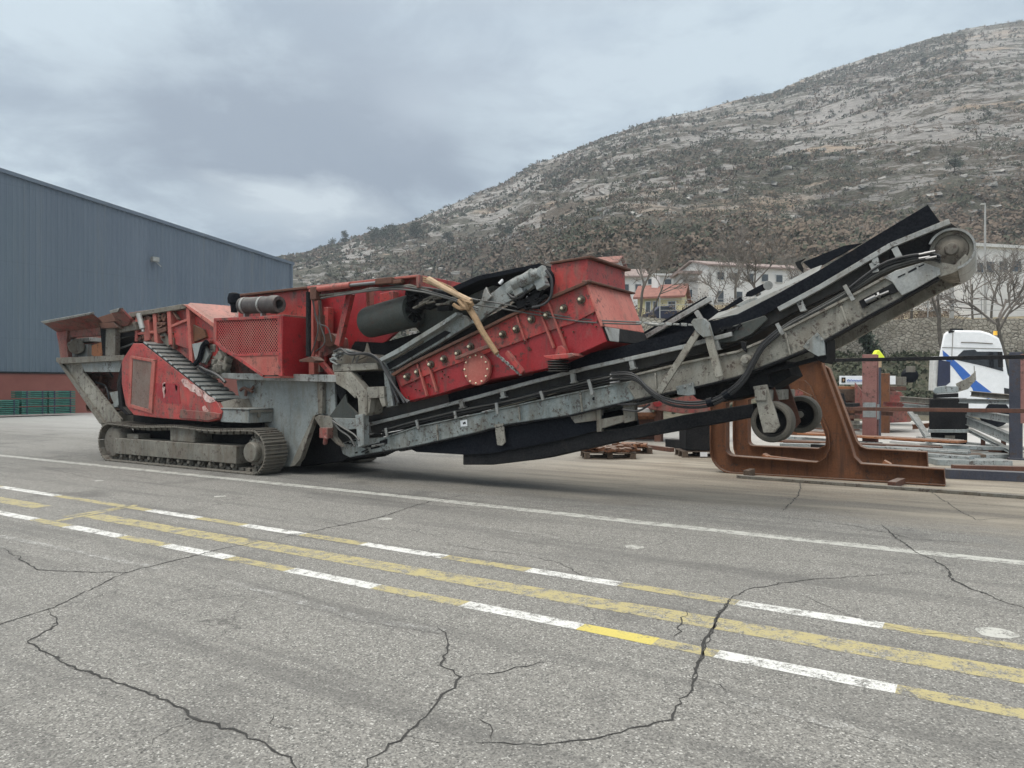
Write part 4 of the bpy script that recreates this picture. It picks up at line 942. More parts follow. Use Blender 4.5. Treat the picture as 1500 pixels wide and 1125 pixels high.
mb = MB(); mb.prism(L([(640, 430), (700, 404), (790, 386), (792, 391), (704, 410), (646, 436)], 9.15), (0, 1.0, 0)); obj('fines_belt', mb, 'rubber', CR)
pp('side_tank', [(672, 436), (712, 412), (722, 414), (722, 424), (700, 438), (684, 444)], 9.6, .5, 'grey', bevel=.03)
hc = P(788, 411, Y=9.2)
hd = obj('head_drum', MB().lathe(hc, (0, 1, 0), [(.10, -.04), (.20, -.04), (.215, -.02), (.215, 1.0), (.1, 1.02)], 32), 'rubber', CR)
obj('head_cover', MB().lathe(hc + Vector((0, -.05, 0)), (0, 1, 0), [(.05, -.05), (.09, -.04), (.12, 0), (.12, .03)], 18), 'grey_dirty', hd)
mb = MB()
for k in range(34):
    u = rr.random(); c = P(744 + u * 52, 424 - u * 18 + rr.uniform(-10, 12), Y=9.05 + rr.uniform(-.03, .08)); mb.box(c, (rr.uniform(.05, .2), rr.uniform(.06, .16), rr.uniform(.05, .16)), Matrix.Rotation(-.45, 3, 'Y'))
mb.cyl(P(752, 418, Y=8.98), P(778, 405, Y=8.98), .09, n=14); mb.cyl(P(780, 404, Y=8.97), P(790, 400, Y=8.97), .07, n=12)
obj('drive_motor', mb, 'grey', CR, .01)
mb = MB()
for k in range(16):
    c = P(rr.uniform(760, 800), rr.uniform(424, 450), Y=9.1); mb.box(c, (rr.uniform(.08, .25), .08, rr.uniform(.03, .08)), Matrix.Rotation(rr.uniform(-.8, .2), 3, 'Y'))
obj('belt_tensioner', mb, 'dark', CR, .01)
hoses('motor_hose', [[(744, 430), (752, 436), (764, 434), (772, 424)], [(800, 396), (808, 410), (807, 434), (796, 446), (780, 450)]], 9.0, .02, 'hose')
# ---- screen box (red)
sb_pts = [(578, 549), (602, 535), (640, 516), (700, 487), (742, 466), (803, 439), (858, 415), (889, 500), (800, 540), (760, 548), (705, 558), (640, 578), (592, 589)]
SB = pp('screen_box', sb_pts, 9.22, 1.45, 'red_deep', bevel=.01)
pp('upper_band', [(580, 549), (640, 517), (700, 488), (742, 467), (803, 440), (857, 416), (872, 456), (838, 474), (800, 486), (740, 508), (700, 522), (640, 543), (588, 566)], 9.19, .035, 'red', SB, .005)  # lighter red than the box below: shading of the bend put into the paint
pp('top_flange', [(572, 548), (601, 531), (640, 512), (700, 483), (742, 462), (803, 435), (859, 411), (860, 415), (803, 439.5), (742, 466.5), (700, 487.5), (640, 516.5), (602, 535), (576, 551)], 9.12, .14, 'rust_dk', SB, .004)
e1 = P(858, 415, Y=9.22); e2 = P(889, 500, Y=9.22); e3 = P(881, 479, Y=9.22)
W2 = Vector((0, 1.46, 0))
slab('end_plate', [e1 + Vector((0, -.03, 0)), e1 + W2, e3 + W2, e3 + Vector((0, -.03, 0))], (.03, 0, 0.01), 'salmon', SB)
slab('end_flange', [e1 + Vector((-.02, -.08, .0)), e1 + W2 + Vector((-.02, .05, 0)), e1 + W2 + Vector((.1, .05, .0)), e1 + Vector((.1, -.08, 0))], (0, 0, .03), 'rust_dk', SB)
slab('chute_opening', [e3 + Vector((.0, .02, 0)), e3 + W2, e2 + W2, e2 + Vector((.0, .02, 0))], (.035, 0, 0.01), 'dark', SB); slab('chute_cheek', [e3 + Vector((.04, .0, 0)), e3 + Vector((.04, .45, 0)), e2 + Vector((.04, .25, 0)), e2 + Vector((.04, .0, 0))], (.03, 0, 0.0), 'steel_lt', SB)
for (x1, y1, x2, y2) in ((788, 448, 812, 510), (803, 441, 834, 524), (612, 533, 626, 580), (626, 527, 640, 574), (757, 462, 770, 500)):
    barp('rib', (x1, y1), (x2, y2), 9.18, .05, .03, 'red_faded', SB, .004)
for (x, y) in ((597, 552), (613, 545), (632, 534), (651, 526), (690, 508), (672, 518), (737, 490), (757, 482), (779, 468), (802, 462), (826, 452), (852, 439)):
    c = P(x, y, Y=9.19); b_ = obj('bolt', MB().lathe(c, (0, -1, 0), [(.062, 0), (.062, .02), (.042, .022), (.042, .06), (.03, .065)], 6 * 3), 'bolt', SB)
    obj('bolt_nut', MB().lathe(c + Vector((0, -.06, 0)), (0, -1, 0), [(.022, 0), (.022, .02), (.016, .026)], 6), 'boltcap', b_)
mb = MB()
for k in range(46):
    u = rr.random(); x = 590 + u * 290; ytop = 566 - (x - 588) * .38; c = P(x, ytop + rr.uniform(-4, 22), Y=9.205); mb.box(c, (.02, .02, .02))
obj('small_bolts', mb, 'rust_dk', SB)
cc = P(701, 541, Y=9.2); cv = obj('round_cover', MB().lathe(cc, (0, -1, 0), [(.245, 0), (.245, .05), (.235, .06)], 36), 'red_faded', SB, .004)
for k in range(12):
    a_ = 6.283 * k / 12; obj('cover_bolt', MB().lathe(cc + Vector((math.cos(a_) * .21, -.06, math.sin(a_) * .21)), (0, -1, 0), [(.014, 0), (.014, .02), (.008, .025)], 8), 'boltcap', cv)
barp('cover_bar', (668, 525), (722, 505), 9.1, .06, .05, 'red_dirty', SB)
barp('pull_lever', (743, 516), (766, 546), 9.02, .07, .07, 'red', SB)
mt = pp('mount', [(795, 521), (815, 519), (838, 517), (842, 521), (830, 525), (812, 527), (800, 525)], 9.0, .3, 'red', bevel=.01)
pps('mount_lug', [[(812, 520), (816, 508), (822, 506), (828, 512), (830, 519)]], 9.05, .1, 'red', mt)
mb = MB(); c0 = P(818, 527, Y=9.15)
for k in range(5): mb.lathe(c0 - UP * (.035 * k + .01), (0, 0, -1), [(.14, 0), (.16, .012), (.14, .024)], 16)
obj('spring', mb, 'dark', mt)
hd_pts = [(807, 388), (860, 379), (861, 417), (809, 440)]
HB = pp('discharge_hood', hd_pts, 9.32, 1.3, 'red', bevel=.006)
a1 = P(806, 387, Y=9.28); a2 = P(861, 378, Y=9.28)
slab('hood_rim', [a1, a2 + Vector((.05, 0, 0)), a2 + Vector((.05, 1.4, 0)), a1 + Vector((0, 1.4, 0))], (0, 0, .035), 'rust_dk', HB)
# ---- front upper assembly (grey arm and box)
pp('cross_head', [(486, 534), (552, 531), (554, 541), (488, 545)], 9.15, .5, 'mud_beam', bevel=.012)
pp('cross_cover', [(487, 516), (498, 510), (515, 515), (524, 519), (545, 519), (556, 526), (556, 532), (487, 535)], 9.3, .3, 'grey_dirty', bevel=.02)
pps('bent_post', [[(500, 545), (512, 544), (530, 565), (537, 574), (537, 609), (525, 609), (524, 585), (518, 572)], [(489, 545), (500, 545), (514, 566), (522, 578), (520, 584), (508, 572), (492, 562)]], 9.12, .16, 'mud_beam', bevel=.012)
pps('arch_box', [[(537, 567), (562, 566), (563, 582), (537, 584)], [(537, 584), (543, 584), (541, 604), (537, 608)], [(555, 582), (563, 582), (565, 594), (560, 596), (557, 589)]], 9.14, .35, 'mud_beam', bevel=.006)
pp('arch_back', [(530, 545), (566, 543), (566, 600), (534, 606)], 9.6, .5, 'dark', bevel=0)
pp('front_post', [(520, 608), (532, 606), (533, 652), (524, 656)], 9.08, .14, 'grey', bevel=.01)
pp('side_post', [(562, 545), (572, 543), (578, 594), (566, 597)], 9.2, .1, 'grey')
pp('dark_mount', [(490, 545), (500, 550), (506, 575), (500, 590), (492, 575)], 9.3, .3, 'dark', bevel=.02)
pp('rubber_flap', [(482, 610), (497, 590), (506, 577), (508, 590), (524, 606), (523, 613), (490, 613)], 9.2, .04, 'drum', bevel=.01)
pp('tail_guard', [(486, 612), (521, 613), (523, 628), (505, 630)], 9.16, .2, 'grey')
hoses('loose_hose', [[(490, 515), (500, 511), (512, 519), (540, 518), (556, 528), (566, 548), (582, 572), (592, 590)], [(492, 522), (510, 516), (545, 522), (562, 538), (572, 560), (584, 590)], [(540, 520), (560, 532), (578, 565), (597, 590)], [(550, 523), (566, 545), (574, 570), (578, 594)], [(556, 530), (570, 552), (588, 580), (600, 588)]], 9.06, .02, 'hose', spread=.03)
hoses('pipe', [[(516, 531), (520, 520)], [(522, 531), (526, 521)], [(489, 530), (496, 520)], [(489, 526), (500, 527)]], 9.1, .012, 'hose_lt')
hoses('pipe', [[(487, 616), (500, 625), (518, 636), (526, 645)], [(488, 618), (498, 630), (512, 640), (520, 654)]], 9.02, .016, 'hose_lt', spread=.04)
mb = MB()
for k in range(12):
    c = P(rr.uniform(487, 515), rr.uniform(512, 532), Y=9.12); mb.box(c, (rr.uniform(.05, .2), .08, .03), Matrix.Rotation(rr.uniform(-.6, .6), 3, 'Y'))
obj('clamp', mb, 'grey', CR, .006)
# chassis to conveyor joint
pp('hinge_plate', [(460, 612), (466, 608), (486, 611), (488, 640), (500, 655), (492, 650), (470, 628)], 9.2, .12, 'grey_dirty', bevel=.01)
mb = MB(); mb.box(P(478, 634, Y=9.12), (.2, .14, .18)); mb.cyl(P(478, 640, Y=9.05), P(476, 650, Y=9.1), .04, n=10); obj('hinge_pin', mb, 'red_dirty', CR, .01)
pp('belly_tank', [(440, 640), (466, 612), (500, 650), (516, 668), (500, 676), (440, 684)], 9.7, 1.2, 'dark', bevel=.02)
# ================= discharge conveyor
YN = 9.5; YF = 10.85
low_beam = [(497, 650), (520, 643), (568, 640), (610, 626), (700, 607), (800, 585), (880, 568), (930, 556), (950, 566), (958, 579), (880, 597), (836, 608), (740, 622), (700, 633), (600, 655), (550, 663), (512, 670), (502, 665)]
up_beam = [(918, 566), (930, 550), (1000, 533), (1080, 516), (1120, 499), (1160, 479), (1244, 436), (1296, 407), (1364, 381), (1385, 392), (1405, 392), (1375, 405), (1319, 437), (1273, 462), (1213, 496), (1178, 513), (1080, 552), (1040, 563), (990, 573), (930, 586)]
LBm = pp('lower_boom', low_beam, YN, .09, 'grey_beam', bevel=.012); pp('lower_boom', low_beam, YN, .09, 'grey_beam', to=YF)
UBm = pp('upper_boom', up_beam, YN - .03, .10, 'mud_beam', bevel=.015); pp('upper_boom', up_beam, YN - .03, .10, 'mud_beam', to=YF)
def flange(name, pts, Y, w, th, mat, parent=None):
    mb = MB()
    for a_, b_ in zip(pts, pts[1:]): mb.bar(P(*a_, Y=Y) + Vector((0, w / 2, 0)), P(*b_, Y=Y) + Vector((0, w / 2, 0)), w, th)
    return obj(name, mb, mat, parent or CR, .004)
flange('boom_flange', [(930, 549), (1000, 532), (1080, 515), (1120, 498), (1160, 478), (1244, 435), (1296, 406)], YN - .07, .16, .03, 'mud_beam', UBm)
flange('boom_flange', [(930, 587), (990, 574), (1080, 553), (1178, 514), (1213, 497), (1273, 463), (1319, 438), (1375, 406)], YN - .06, .2, .025, 'dark', UBm)
flange('boom_flange', [(568, 639), (610, 625), (700, 606), (800, 584), (880, 567), (916, 560)], YN - .03, .12, .02, 'grey_beam', LBm)
flange('boom_flange', [(512, 671), (600, 656), (700, 634), (740, 623), (836, 609), (880, 598), (935, 585)], YN - .03, .2, .02, 'dark', LBm)
# belt around
mb = MB(); tp_ = [(536, 618), (600, 603), (700, 577), (800, 551), (900, 524), (1000, 497), (1072, 475), (1150, 433), (1250, 380), (1380, 332)]
bt = [(536, 640), (600, 628), (700, 605), (800, 580), (900, 552), (1000, 525), (1080, 503), (1160, 460), (1260, 412), (1370, 368)]
for a_, b_ in zip(tp_, tp_[1:]): mb.prism([P(*a_, Y=YN + .12), P(*b_, Y=YN + .12), P(*b_, Y=YN + .12) - UP * .02, P(*a_, Y=YN + .12) - UP * .02], (0, YF - YN - .16, 0))
for a_, b_ in zip(bt, bt[1:]): mb.prism([P(*a_, Y=YN + .12), P(*b_, Y=YN + .12), P(*b_, Y=YN + .12) - UP * .02, P(*a_, Y=YN + .12) - UP * .02], (0, YF - YN - .16, 0))
obj('conveyor_belt', mb, 'belt', CR)
core = tp_ + bt[::-1]
pp('belt_tunnel', [(x, y + 3) for x, y in tp_] + [(x, y - 1) for x, y in reversed(bt)], YN + .06, .05, 'belt', bevel=0)
# edge rail
rail1 = [(534, 623), (600, 607), (700, 581), (780, 559), (860, 539), (960, 517), (1000, 508), (1072, 489)]
rail2 = [(1140, 453), (1200, 421), (1305, 359), (1391, 324)]
flange('edge_rail', rail1, YN - .10, .07, .055, 'steel_lt'); flange('edge_rail', rail2, YN - .10, .07, .06, 'steel_lt')
flange('edge_rail', rail1, YN - .10, .07, .055, 'steel_lt').location.y += YF - YN + .2
flange('edge_rail', rail2, YN - .10, .07, .06, 'steel_lt').location.y += YF - YN + .2
for (x, y, x2, y2) in ((539, 628, 541, 636), (676, 589, 678, 597), (839, 549, 841, 560), (1048, 500, 1052, 512), (1171, 444, 1177, 455), (1310, 366, 1318, 378), (1278, 388, 1283, 398), (1280, 375, 1284, 388), (1170, 440, 1174, 448), (736, 574, 738, 582), (925, 530, 928, 540)):
    mb = MB(); mb.bar(P(x, y - 3, Y=YN - .06), P(x2, y2, Y=YN - .06), .06, .07); mb.bar(P(x2 - 4, y2 + 1, Y=YN - .05), P(x2 + 5, y2 - 1, Y=YN - .05), .08, .02); obj('rail_stand', mb, 'steel_lt', CR, .003)
# hoses & clips
def off(pts, dy): return [(x, y + dy) for x, y in pts]
hp = [(560, 632), (600, 620), (674, 602), (740, 589), (800, 574), (860, 560), (905, 550)]
hoses('boom_hose', [hp, off(hp, 3), off([(x, y + random.uniform(-2, 3)) for x, y in hp], -3), off([(x, y + random.uniform(-2, 3)) for x, y in hp], 5)], YN - .05, .014, 'hose', spread=.02)
hoses('boom_hose', [off(hp, -1)], YN - .07, .012, 'hose_lt')
hp2 = [(1138, 488), (1160, 473), (1200, 452), (1244, 427), (1290, 398), (1330, 383), (1368, 374)]
hoses('boom_hose', [hp2, off(hp2, 3), off(hp2, -3)], YN - .06, .013, 'hose_lt', spread=.02)
hp3 = [(1240, 425), (1290, 388), (1330, 375), (1364, 372), (1378, 376)]
hoses('boom_hose', [hp3, off(hp3, 4), off(hp3, 8)], YN - .09, .016, 'hose', spread=.02)
for (x, y, x2, y2) in ((565, 627, 567, 640), (610, 615, 613, 628), (666, 602, 668, 613), (727, 590, 729, 606), (792, 573, 796, 586), (862, 556, 868, 578), (1138, 474, 1147, 490), (1237, 418, 1250, 440)):
    barp('hose_clip', (x, y), (x2, y2), YN - .12, .03, .045, 'steel_lt', None, .003)
loop = [(896, 549), (922, 549), (936, 556), (950, 570), (975, 586), (1008, 592), (1040, 589), (1064, 577), (1088, 556), (1104, 528), (1118, 505), (1140, 486)]
hoses('hanging_hose', [loop, [(x + 1, y + 4) for x, y in loop], [(x - 1, y - 3) for x, y in loop], [(x + 2, y + 7 - i * .3) for i, (x, y) in enumerate(loop)]], YN - .16, .014, 'hose', spread=.03)
mb = MB()
for (x, y) in ((900, 548), (900, 554), (900, 560)): mb.cyl(P(x - 6, y + 1, Y=YN - .08), P(x + 8, y - 1, Y=YN - .08), .018, n=8)
for (x, y) in ((1352, 372), (1360, 370), (1362, 378), (1352, 378)): mb.cyl(P(x - 6, y + 1, Y=YN - .14), P(x + 10, y - 2, Y=YN - .14), .016, n=8)
obj('hose_coupling', mb, 'chrome', CR)
mb = MB(); mb.cyl(P(1036, 590, Y=YN - .12), P(1044, 588, Y=YN - .12), .06, n=10); mb.cyl(P(1060, 580, Y=YN - .12), P(1068, 575, Y=YN - .12), .055, n=10); obj('hose_tie', mb, 'rubber', CR)
# rubber skirts
sk = [(534, 618), (540, 605), (564, 596), (610, 585), (656, 576), (700, 567), (780, 550), (798, 532), (860, 518), (900, 510), (960, 495), (1024, 480), (1040, 471), (1080, 461), (1138, 431), (1200, 396), (1250, 366), (1282, 346), (1359, 300), (1377, 325), (1328, 346), (1305, 357), (1200, 418), (1140, 450), (1072, 487), (1000, 506), (860, 537), (700, 579)]
pp('rubber_skirt', sk, YN - .02, .03, 'rubber', bevel=0)
pp('rubber_skirt', [(x, y) for x, y in sk], YN - .02, .03, 'rubber', to=YF + .05, bevel=0)
pp('skirt_end', [(534, 618), (540, 606), (564, 597), (610, 586), (656, 577), (658, 590), (600, 604)], YN - .035, .012, 'belt', bevel=0)
pp('hose_bundle_guard', [(1040, 491), (1072, 478), (1120, 462), (1124, 468), (1100, 490), (1078, 500), (1046, 503)], YN - .05, .06, 'drum')
# chute liner plates
slab('feed_plate', [P(1036, 470, Y=YN), P(1052, 458, Y=YN + .2), P(1086, 448, Y=YN + .3), P(1136, 424, Y=YN + .4), P(1186, 395, Y=YN + .4), P(1204, 388, Y=YN + .1), P(1200, 397, Y=YN), P(1138, 431, Y=YN), P(1080, 461, Y=YN)], (0, .03, .0), 'grey')
pp('feed_fold', [(1078, 447), (1094, 438), (1108, 434), (1114, 440), (1098, 448), (1084, 450)], YN + .05, .25, 'steel_lt', bevel=.01)
pp('feed_tab', [(1164, 384), (1168, 392), (1176, 400), (1176, 392), (1172, 384), (1180, 378)], YN + .2, .05, 'dark')
slab('far_skirt', [P(900, 520, Y=YF), P(1034, 441, Y=YF), P(1052, 455, Y=YF), P(1040, 474, Y=YF), P(980, 500, Y=YF)], (0, .04, 0), 'rubber')
barp('far_rail', (910, 515), (1041, 438), YF - .05, .08, .075, 'steel_lt'); barp('far_lip', (904, 512), (1036, 436), YF, .04, .05, 'rubber')
barp('far_stand', (1020, 456), (1031, 474), YF - .1, .06, .07, 'steel_lt')
pps('far_cheek', [[(1044, 462), (1084, 435), (1088, 440), (1052, 460)], [(1092, 434), (1094, 428), (1121, 414), (1124, 422), (1100, 434)], [(1176, 384), (1236, 360), (1262, 356), (1240, 368), (1190, 396)]], YF - .02, .05, 'rubber', bevel=0)
obj('guide_roller', MB().cyl(P(1125, 418, Y=YF - .1), P(1125, 418, Y=YF + .1), .065, n=16), 'steel_lt', CR, .004)
# A frame and turnbuckle
barp('brace_leg', (1025, 482), (966, 574), YN - .2, .04, .085, 'mud_beam'); barp('brace_leg', (1034, 478), (1054, 552), YN - .2, .04, .10, 'mud_beam')
pp('brace_head', [(1012, 472), (1016, 467), (1030, 466), (1036, 472), (1042, 492), (1030, 494), (1020, 486)], YN - .24, .12, 'grey', bevel=.006)
mb = MB(); mb.cyl(P(948, 474, Y=YN - .2), P(970, 476, Y=YN - .2), .022, n=8)
for k in range(8):
    c = P(936 + k * 11, 472.5 + k * .5, Y=YN - .2); mb.box(c, (.08, .022 + .02 * (k % 2), .04 - .015 * (k % 2)), Matrix.Rotation(.1, 3, 'Y'))
obj('turnbuckle', mb, 'steel_lt', CR, .004)
mb = MB()
for pts in ([(686, 437, 9.05), (740, 446, 9.1), (840, 466, 9.2), (938, 472, 9.3)], [(686, 445, 9.05), (740, 453, 9.1), (850, 471, 9.2), (938, 475, 9.3)]): mb.tube([P(a_, b_, Y=c_) for a_, b_, c_ in pts], .011, 6, 3)
obj('stay_cable', mb, 'hose_lt', CR)
# boom details
pps('gusset_plate', [[(990, 566), (1015, 560), (1018, 578), (1008, 580), (992, 578)], [(1176, 508), (1184, 498), (1197, 487), (1207, 498), (1209, 520), (1198, 522), (1184, 514)]], YN - .07, .05, 'grey', bevel=.005)
mb = MB()
for x, y in ((993, 568), (1003, 566), (1011, 563), (1183, 502), (1196, 491), (1204, 497)): mb.cyl(P(x, y, Y=YN - .06), P(x, y, Y=YN - .09), .016, n=6)
obj('gusset_bolts', mb, 'steel_lt', CR)
pp('support_foot', [(1200, 492), (1211, 494), (1212, 524), (1206, 532), (1192, 524), (1196, 505)], YN + .0, .6, 'dark')
obj('pivot_boss', MB().lathe(P(1094, 528, Y=YN - .04), (0, -1, 0), [(.075, 0), (.075, .05), (.045, .055), (.045, .1), (.02, .105)], 20), 'mud_beam', CR, .004)
pp('boom_bracket', [(1084, 500), (1093, 501), (1093, 517), (1086, 510)], YN - .09, .06, 'dark')
obj('boom_hole', MB().cyl(P(870, 584, Y=YN + .01), P(870, 584, Y=YN - .004), .025, n=14), 'dark', CR)
pp('warning_sticker', [(674, 616.5), (684, 614.5), (684.5, 624), (675, 625)], YN - .012, .006, 'white', LBm, 0)
pp('sticker_mark', [(677.5, 619.5), (681.5, 617.5), (682.5, 621.5), (681, 620.5), (679, 622)], YN - .016, .003, 'dark', LBm, 0)
pp('hanger_plate', [(724, 622), (737, 620), (740, 648), (735, 653), (728, 652)], YN - .03, .03, 'mud_beam', bevel=.006)
pps('tail_slot', [[(540, 652), (556, 648), (556, 651), (540, 655)], [(556, 646), (567, 643), (567, 650), (557, 653)], [(543, 656), (556, 653), (556, 655.5), (543, 658.5)]], YN - .012, .02, 'dark', LBm, 0)
mb = MB(); mb.cyl(P(545, 653.5, Y=YN - .03), P(563, 650, Y=YN - .03), .018, n=8); obj('tail_adjuster', mb, 'steel_lt', LBm)
mb = MB()
for k in range(16):
    c = P(rr.uniform(503, 540), rr.uniform(645, 665), Y=YN - .02); mb.box(c, (rr.uniform(.02, .14), .03, .02), Matrix.Rotation(rr.uniform(-.5, .2), 3, 'Y'))
obj('tail_fittings', mb, 'dark', LBm)
mb = MB()
for k in range(34):
    u = k / 33; x = 590 + u * 330; yb = 658 - (x - 590) * .215 - 6; 
    if k % 3: mb.cyl(P(x, yb - 3, Y=YN - .002), P(x, yb - 3, Y=YN - .02), .012, n=6)
for k in range(30):
    u = k / 29; x = 1090 + u * 200; yb = 545 - (x - 1090) * .48
    if k % 4: mb.cyl(P(x, yb - 3, Y=YN - .032), P(x, yb - 3, Y=YN - .05), .012, n=6)
obj('boom_bolts', mb, 'grey_dirty', CR)
for (x1, y1, x2, y2) in ((1232, 448, 1243, 478), (1150, 486, 1158, 520), (960, 546, 962, 580), (640, 622, 642, 645), (760, 596, 762, 616), (850, 575, 853, 603)):
    barp('boom_stiffener', (x1, y1), (x2, y2), YN - .045, .03, .025, 'mud_beam')
mb = MB(); rb = random.Random(8)
for k in range(26):
    x = rb.uniform(1000, 1080); c = P(x, 500 - (x - 1000) * .25 + rb.uniform(-2, 8), Y=YN - .06); mb.box(c, (rb.uniform(.05, .2), .04, rb.uniform(.02, .05)), Matrix.Rotation(-.3 + rb.uniform(-.3, .3), 3, 'Y'))
obj('scraper_linkage', mb, 'dark', CR)
# belly & keel
pp('belly_guard', [(596, 655), (700, 634), (836, 608), (880, 598), (884, 628), (820, 645), (722, 664), (680, 666), (610, 662)], YN + .06, .06, 'rubber', bevel=0)
pp('belly_guard', [(596, 655), (700, 634), (836, 608), (880, 598), (884, 628), (820, 645), (722, 664), (680, 666), (610, 662)], YN + .06, .06, 'rubber', to=YF - .05, bevel=0)
keel = [(678, 663), (720, 662), (820, 643), (880, 630), (900, 630), (1000, 608), (1104, 591), (1104, 611), (1000, 630), (900, 648), (790, 673), (722, 681), (678, 681)]
pp('drawbar', keel, YN + .1, .5, 'dark', bevel=.015)
pps('drawbar_bracket', [[(836, 606), (872, 598), (873, 616), (842, 620), (836, 612)], [(873, 596), (879, 595), (881, 632), (874, 633)], [(912, 590), (930, 586), (930, 616), (914, 620)], [(880, 614), (914, 608), (914, 618), (880, 628)]], YN + .02, .1, 'grey_dirty', bevel=.005)
hoses('drawbar_hose', [[(905, 592), (930, 592), (950, 586), (965, 580)], [(912, 600), (935, 602), (952, 592)]], YN - .02, .014, 'hose')
pps('underframe', [[(1012, 568), (1046, 562), (1050, 570), (1046, 590), (1020, 584), (1012, 576)], [(1046, 562), (1120, 540), (1150, 528), (1160, 550), (1120, 574), (1060, 588), (1050, 580)]], YN + .25, .7, 'dark', bevel=.01)
flange('frame_strut', [(1060, 562), (1200, 524)], YN + .1, .1, .05, 'dark')
# wheels
def wheel(px, py, Y, r):
    c = P(px, py, Y=Y)
    w_ = obj('wheel', MB().lathe(c, (0, 1, 0), [(r * .72, -.02), (r * .80, -.03), (r * .93, -.02), (r, .02), (r, .16), (r * .93, .2), (r * .80, .21), (r * .72, .2)], 36, True), 'tyre', CR)
    obj('rim', MB().lathe(c, (0, 1, 0), [(.04, 0.0), (.06, .0), (.07, .06), (r * .6, .09), (r * .70, .0), (r * .745, -.01), (r * .745, .19), (r * .68, .19), (.05, .14)], 30), 'dark', w_)
    obj('axle_cap', MB().lathe(c, (0, -1, 0), [(.05, 0), (.05, .05), (.03, .065)], 12), 'grey_dirty', w_)
    return c
wc = wheel(1130, 618, 9.6, .262); wheel(1172, 607, 10.85, .262)
pp('wheel_arm', [(1103, 566), (1123, 563), (1137, 606), (1142, 624), (1134, 634), (1118, 634), (1112, 610)], 9.5, .05, 'mud_beam', bevel=.008)
pp('wheel_arm', [(1103, 566), (1123, 563), (1137, 606), (1142, 624), (1134, 634), (1118, 634), (1112, 610)], 9.5, .05, 'rust_dk', to=10.75, bevel=.008)
pp('wheel_arm', [(1103, 566), (1123, 563), (1137, 606), (1142, 624), (1134, 634), (1118, 634), (1112, 610)], 9.5, .04, 'rust_dk', to=9.86, bevel=.008)
p_ = P(1122, 573, Y=9.55); mb = MB(); mb.bb((p_.x - .12, 9.47, p_.z - .12), (p_.x + .02, 11.15, p_.z + .02)); obj('axle_beam', mb, 'mud_beam', CR, .01)
pp('wheel_hanger', [(1085, 548), (1120, 538), (1128, 566), (1100, 570)], 9.62, .9, 'dark')
# head end
hc = P(1394, 366, Y=YN)
hdm = obj('head_pulley', MB().lathe(hc, (0, 1, 0), [(.05, .02), (.16, .02), (.17, .0), (.205, .0), (.215, .02), (.215, 1.3), (.1, 1.32)], 40), 'mud_beam', CR)
obj('pulley_face', MB().lathe(hc + Vector((0, -.03, 0)), (0, 1, 0), [(.03, -.06), (.06, -.055), (.075, -.01), (.10, .0), (.12, .02), (.16, .03), (.165, .05)], 30), 'track', hdm, .003)
mb = MB(); N_ = 26; ri, ro = .208, .232
ang = [R(-75) + i * R(235) / N_ for i in range(N_ + 1)]
for a_, b_ in zip(ang, ang[1:]):
    q = [hc + Vector((math.cos(t_) * r_, -.06, math.sin(t_) * r_)) for t_, r_ in ((a_, ri), (b_, ri), (b_, ro), (a_, ro))]; mb.prism(q, (0, 1.42, 0))
obj('head_guard', mb, 'steel_lt', hdm)
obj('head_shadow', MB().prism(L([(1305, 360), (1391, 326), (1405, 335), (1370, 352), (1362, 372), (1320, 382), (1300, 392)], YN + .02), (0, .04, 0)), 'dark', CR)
pp('head_cheek', [(1350, 384), (1366, 378), (1378, 384), (1398, 388), (1414, 372), (1420, 378), (1410, 392), (1396, 400), (1375, 406), (1350, 420), (1340, 410)], YN - .05, .03, 'mud_beam', bevel=.004)
pp('take_up_plate', [(1294, 406), (1312, 396), (1352, 384), (1376, 393), (1378, 402), (1340, 424), (1321, 433), (1314, 424), (1307, 413)], YN - .075, .03, 'steel_lt', bevel=.006)
pps('take_up_slot', [[(1315, 405), (1326, 400), (1326, 402), (1315, 407)], [(1330, 398), (1342, 391), (1343, 394), (1331, 400)], [(1345, 390), (1354, 386), (1354, 388), (1346, 392)], [(1327, 425), (1341, 418), (1341, 421), (1328, 427)], [(1346, 415), (1358, 409), (1358, 411), (1347, 417)], [(1362, 406), (1374, 400), (1374, 402), (1363, 408)]], YN - .082, .012, 'dark', None, 0)
pp('take_up_window', [(1258, 441), (1307, 415), (1316, 427), (1290, 437), (1263, 452)], YN - .06, .02, 'dark', None, .002)
mb = MB(); mb.cyl(P(1268, 442, Y=YN - .07), P(1283, 435, Y=YN - .07), .034, n=12); mb.cyl(P(1283, 435, Y=YN - .07), P(1302, 427, Y=YN - .07), .018, n=8); mb.cyl(P(1286, 433, Y=YN - .07), P(1289, 432, Y=YN - .07), .045, n=8); obj('take_up_screw', mb, 'chrome', CR)
for k in range(6):
    u = k / 5; x = 560 + u * 780; yy_ = 650 - u * 60 if x < 930 else 0
for x, y in ((560, 650), (680, 622), (820, 594), (960, 560), (1080, 530), (1200, 480), (1300, 425)):
    mb = MB(); p_ = P(x, y, Y=YN + .09); mb.bar(p_, p_ + Vector((0, YF - YN - .1, 0)), .08, .08); obj('cross_tube', mb, 'grey_dirty', CR)
for x, y in ((640, 606), (740, 580), (840, 553), (940, 527), (1100, 480), (1160, 449), (1230, 413), (1300, 378)):
    p_ = P(x, y, Y=YN + .1); obj('idler_roller', MB().cyl(p_, p_ + Vector((0, YF - YN - .12, 0)), .05, n=12), 'dark', CR)
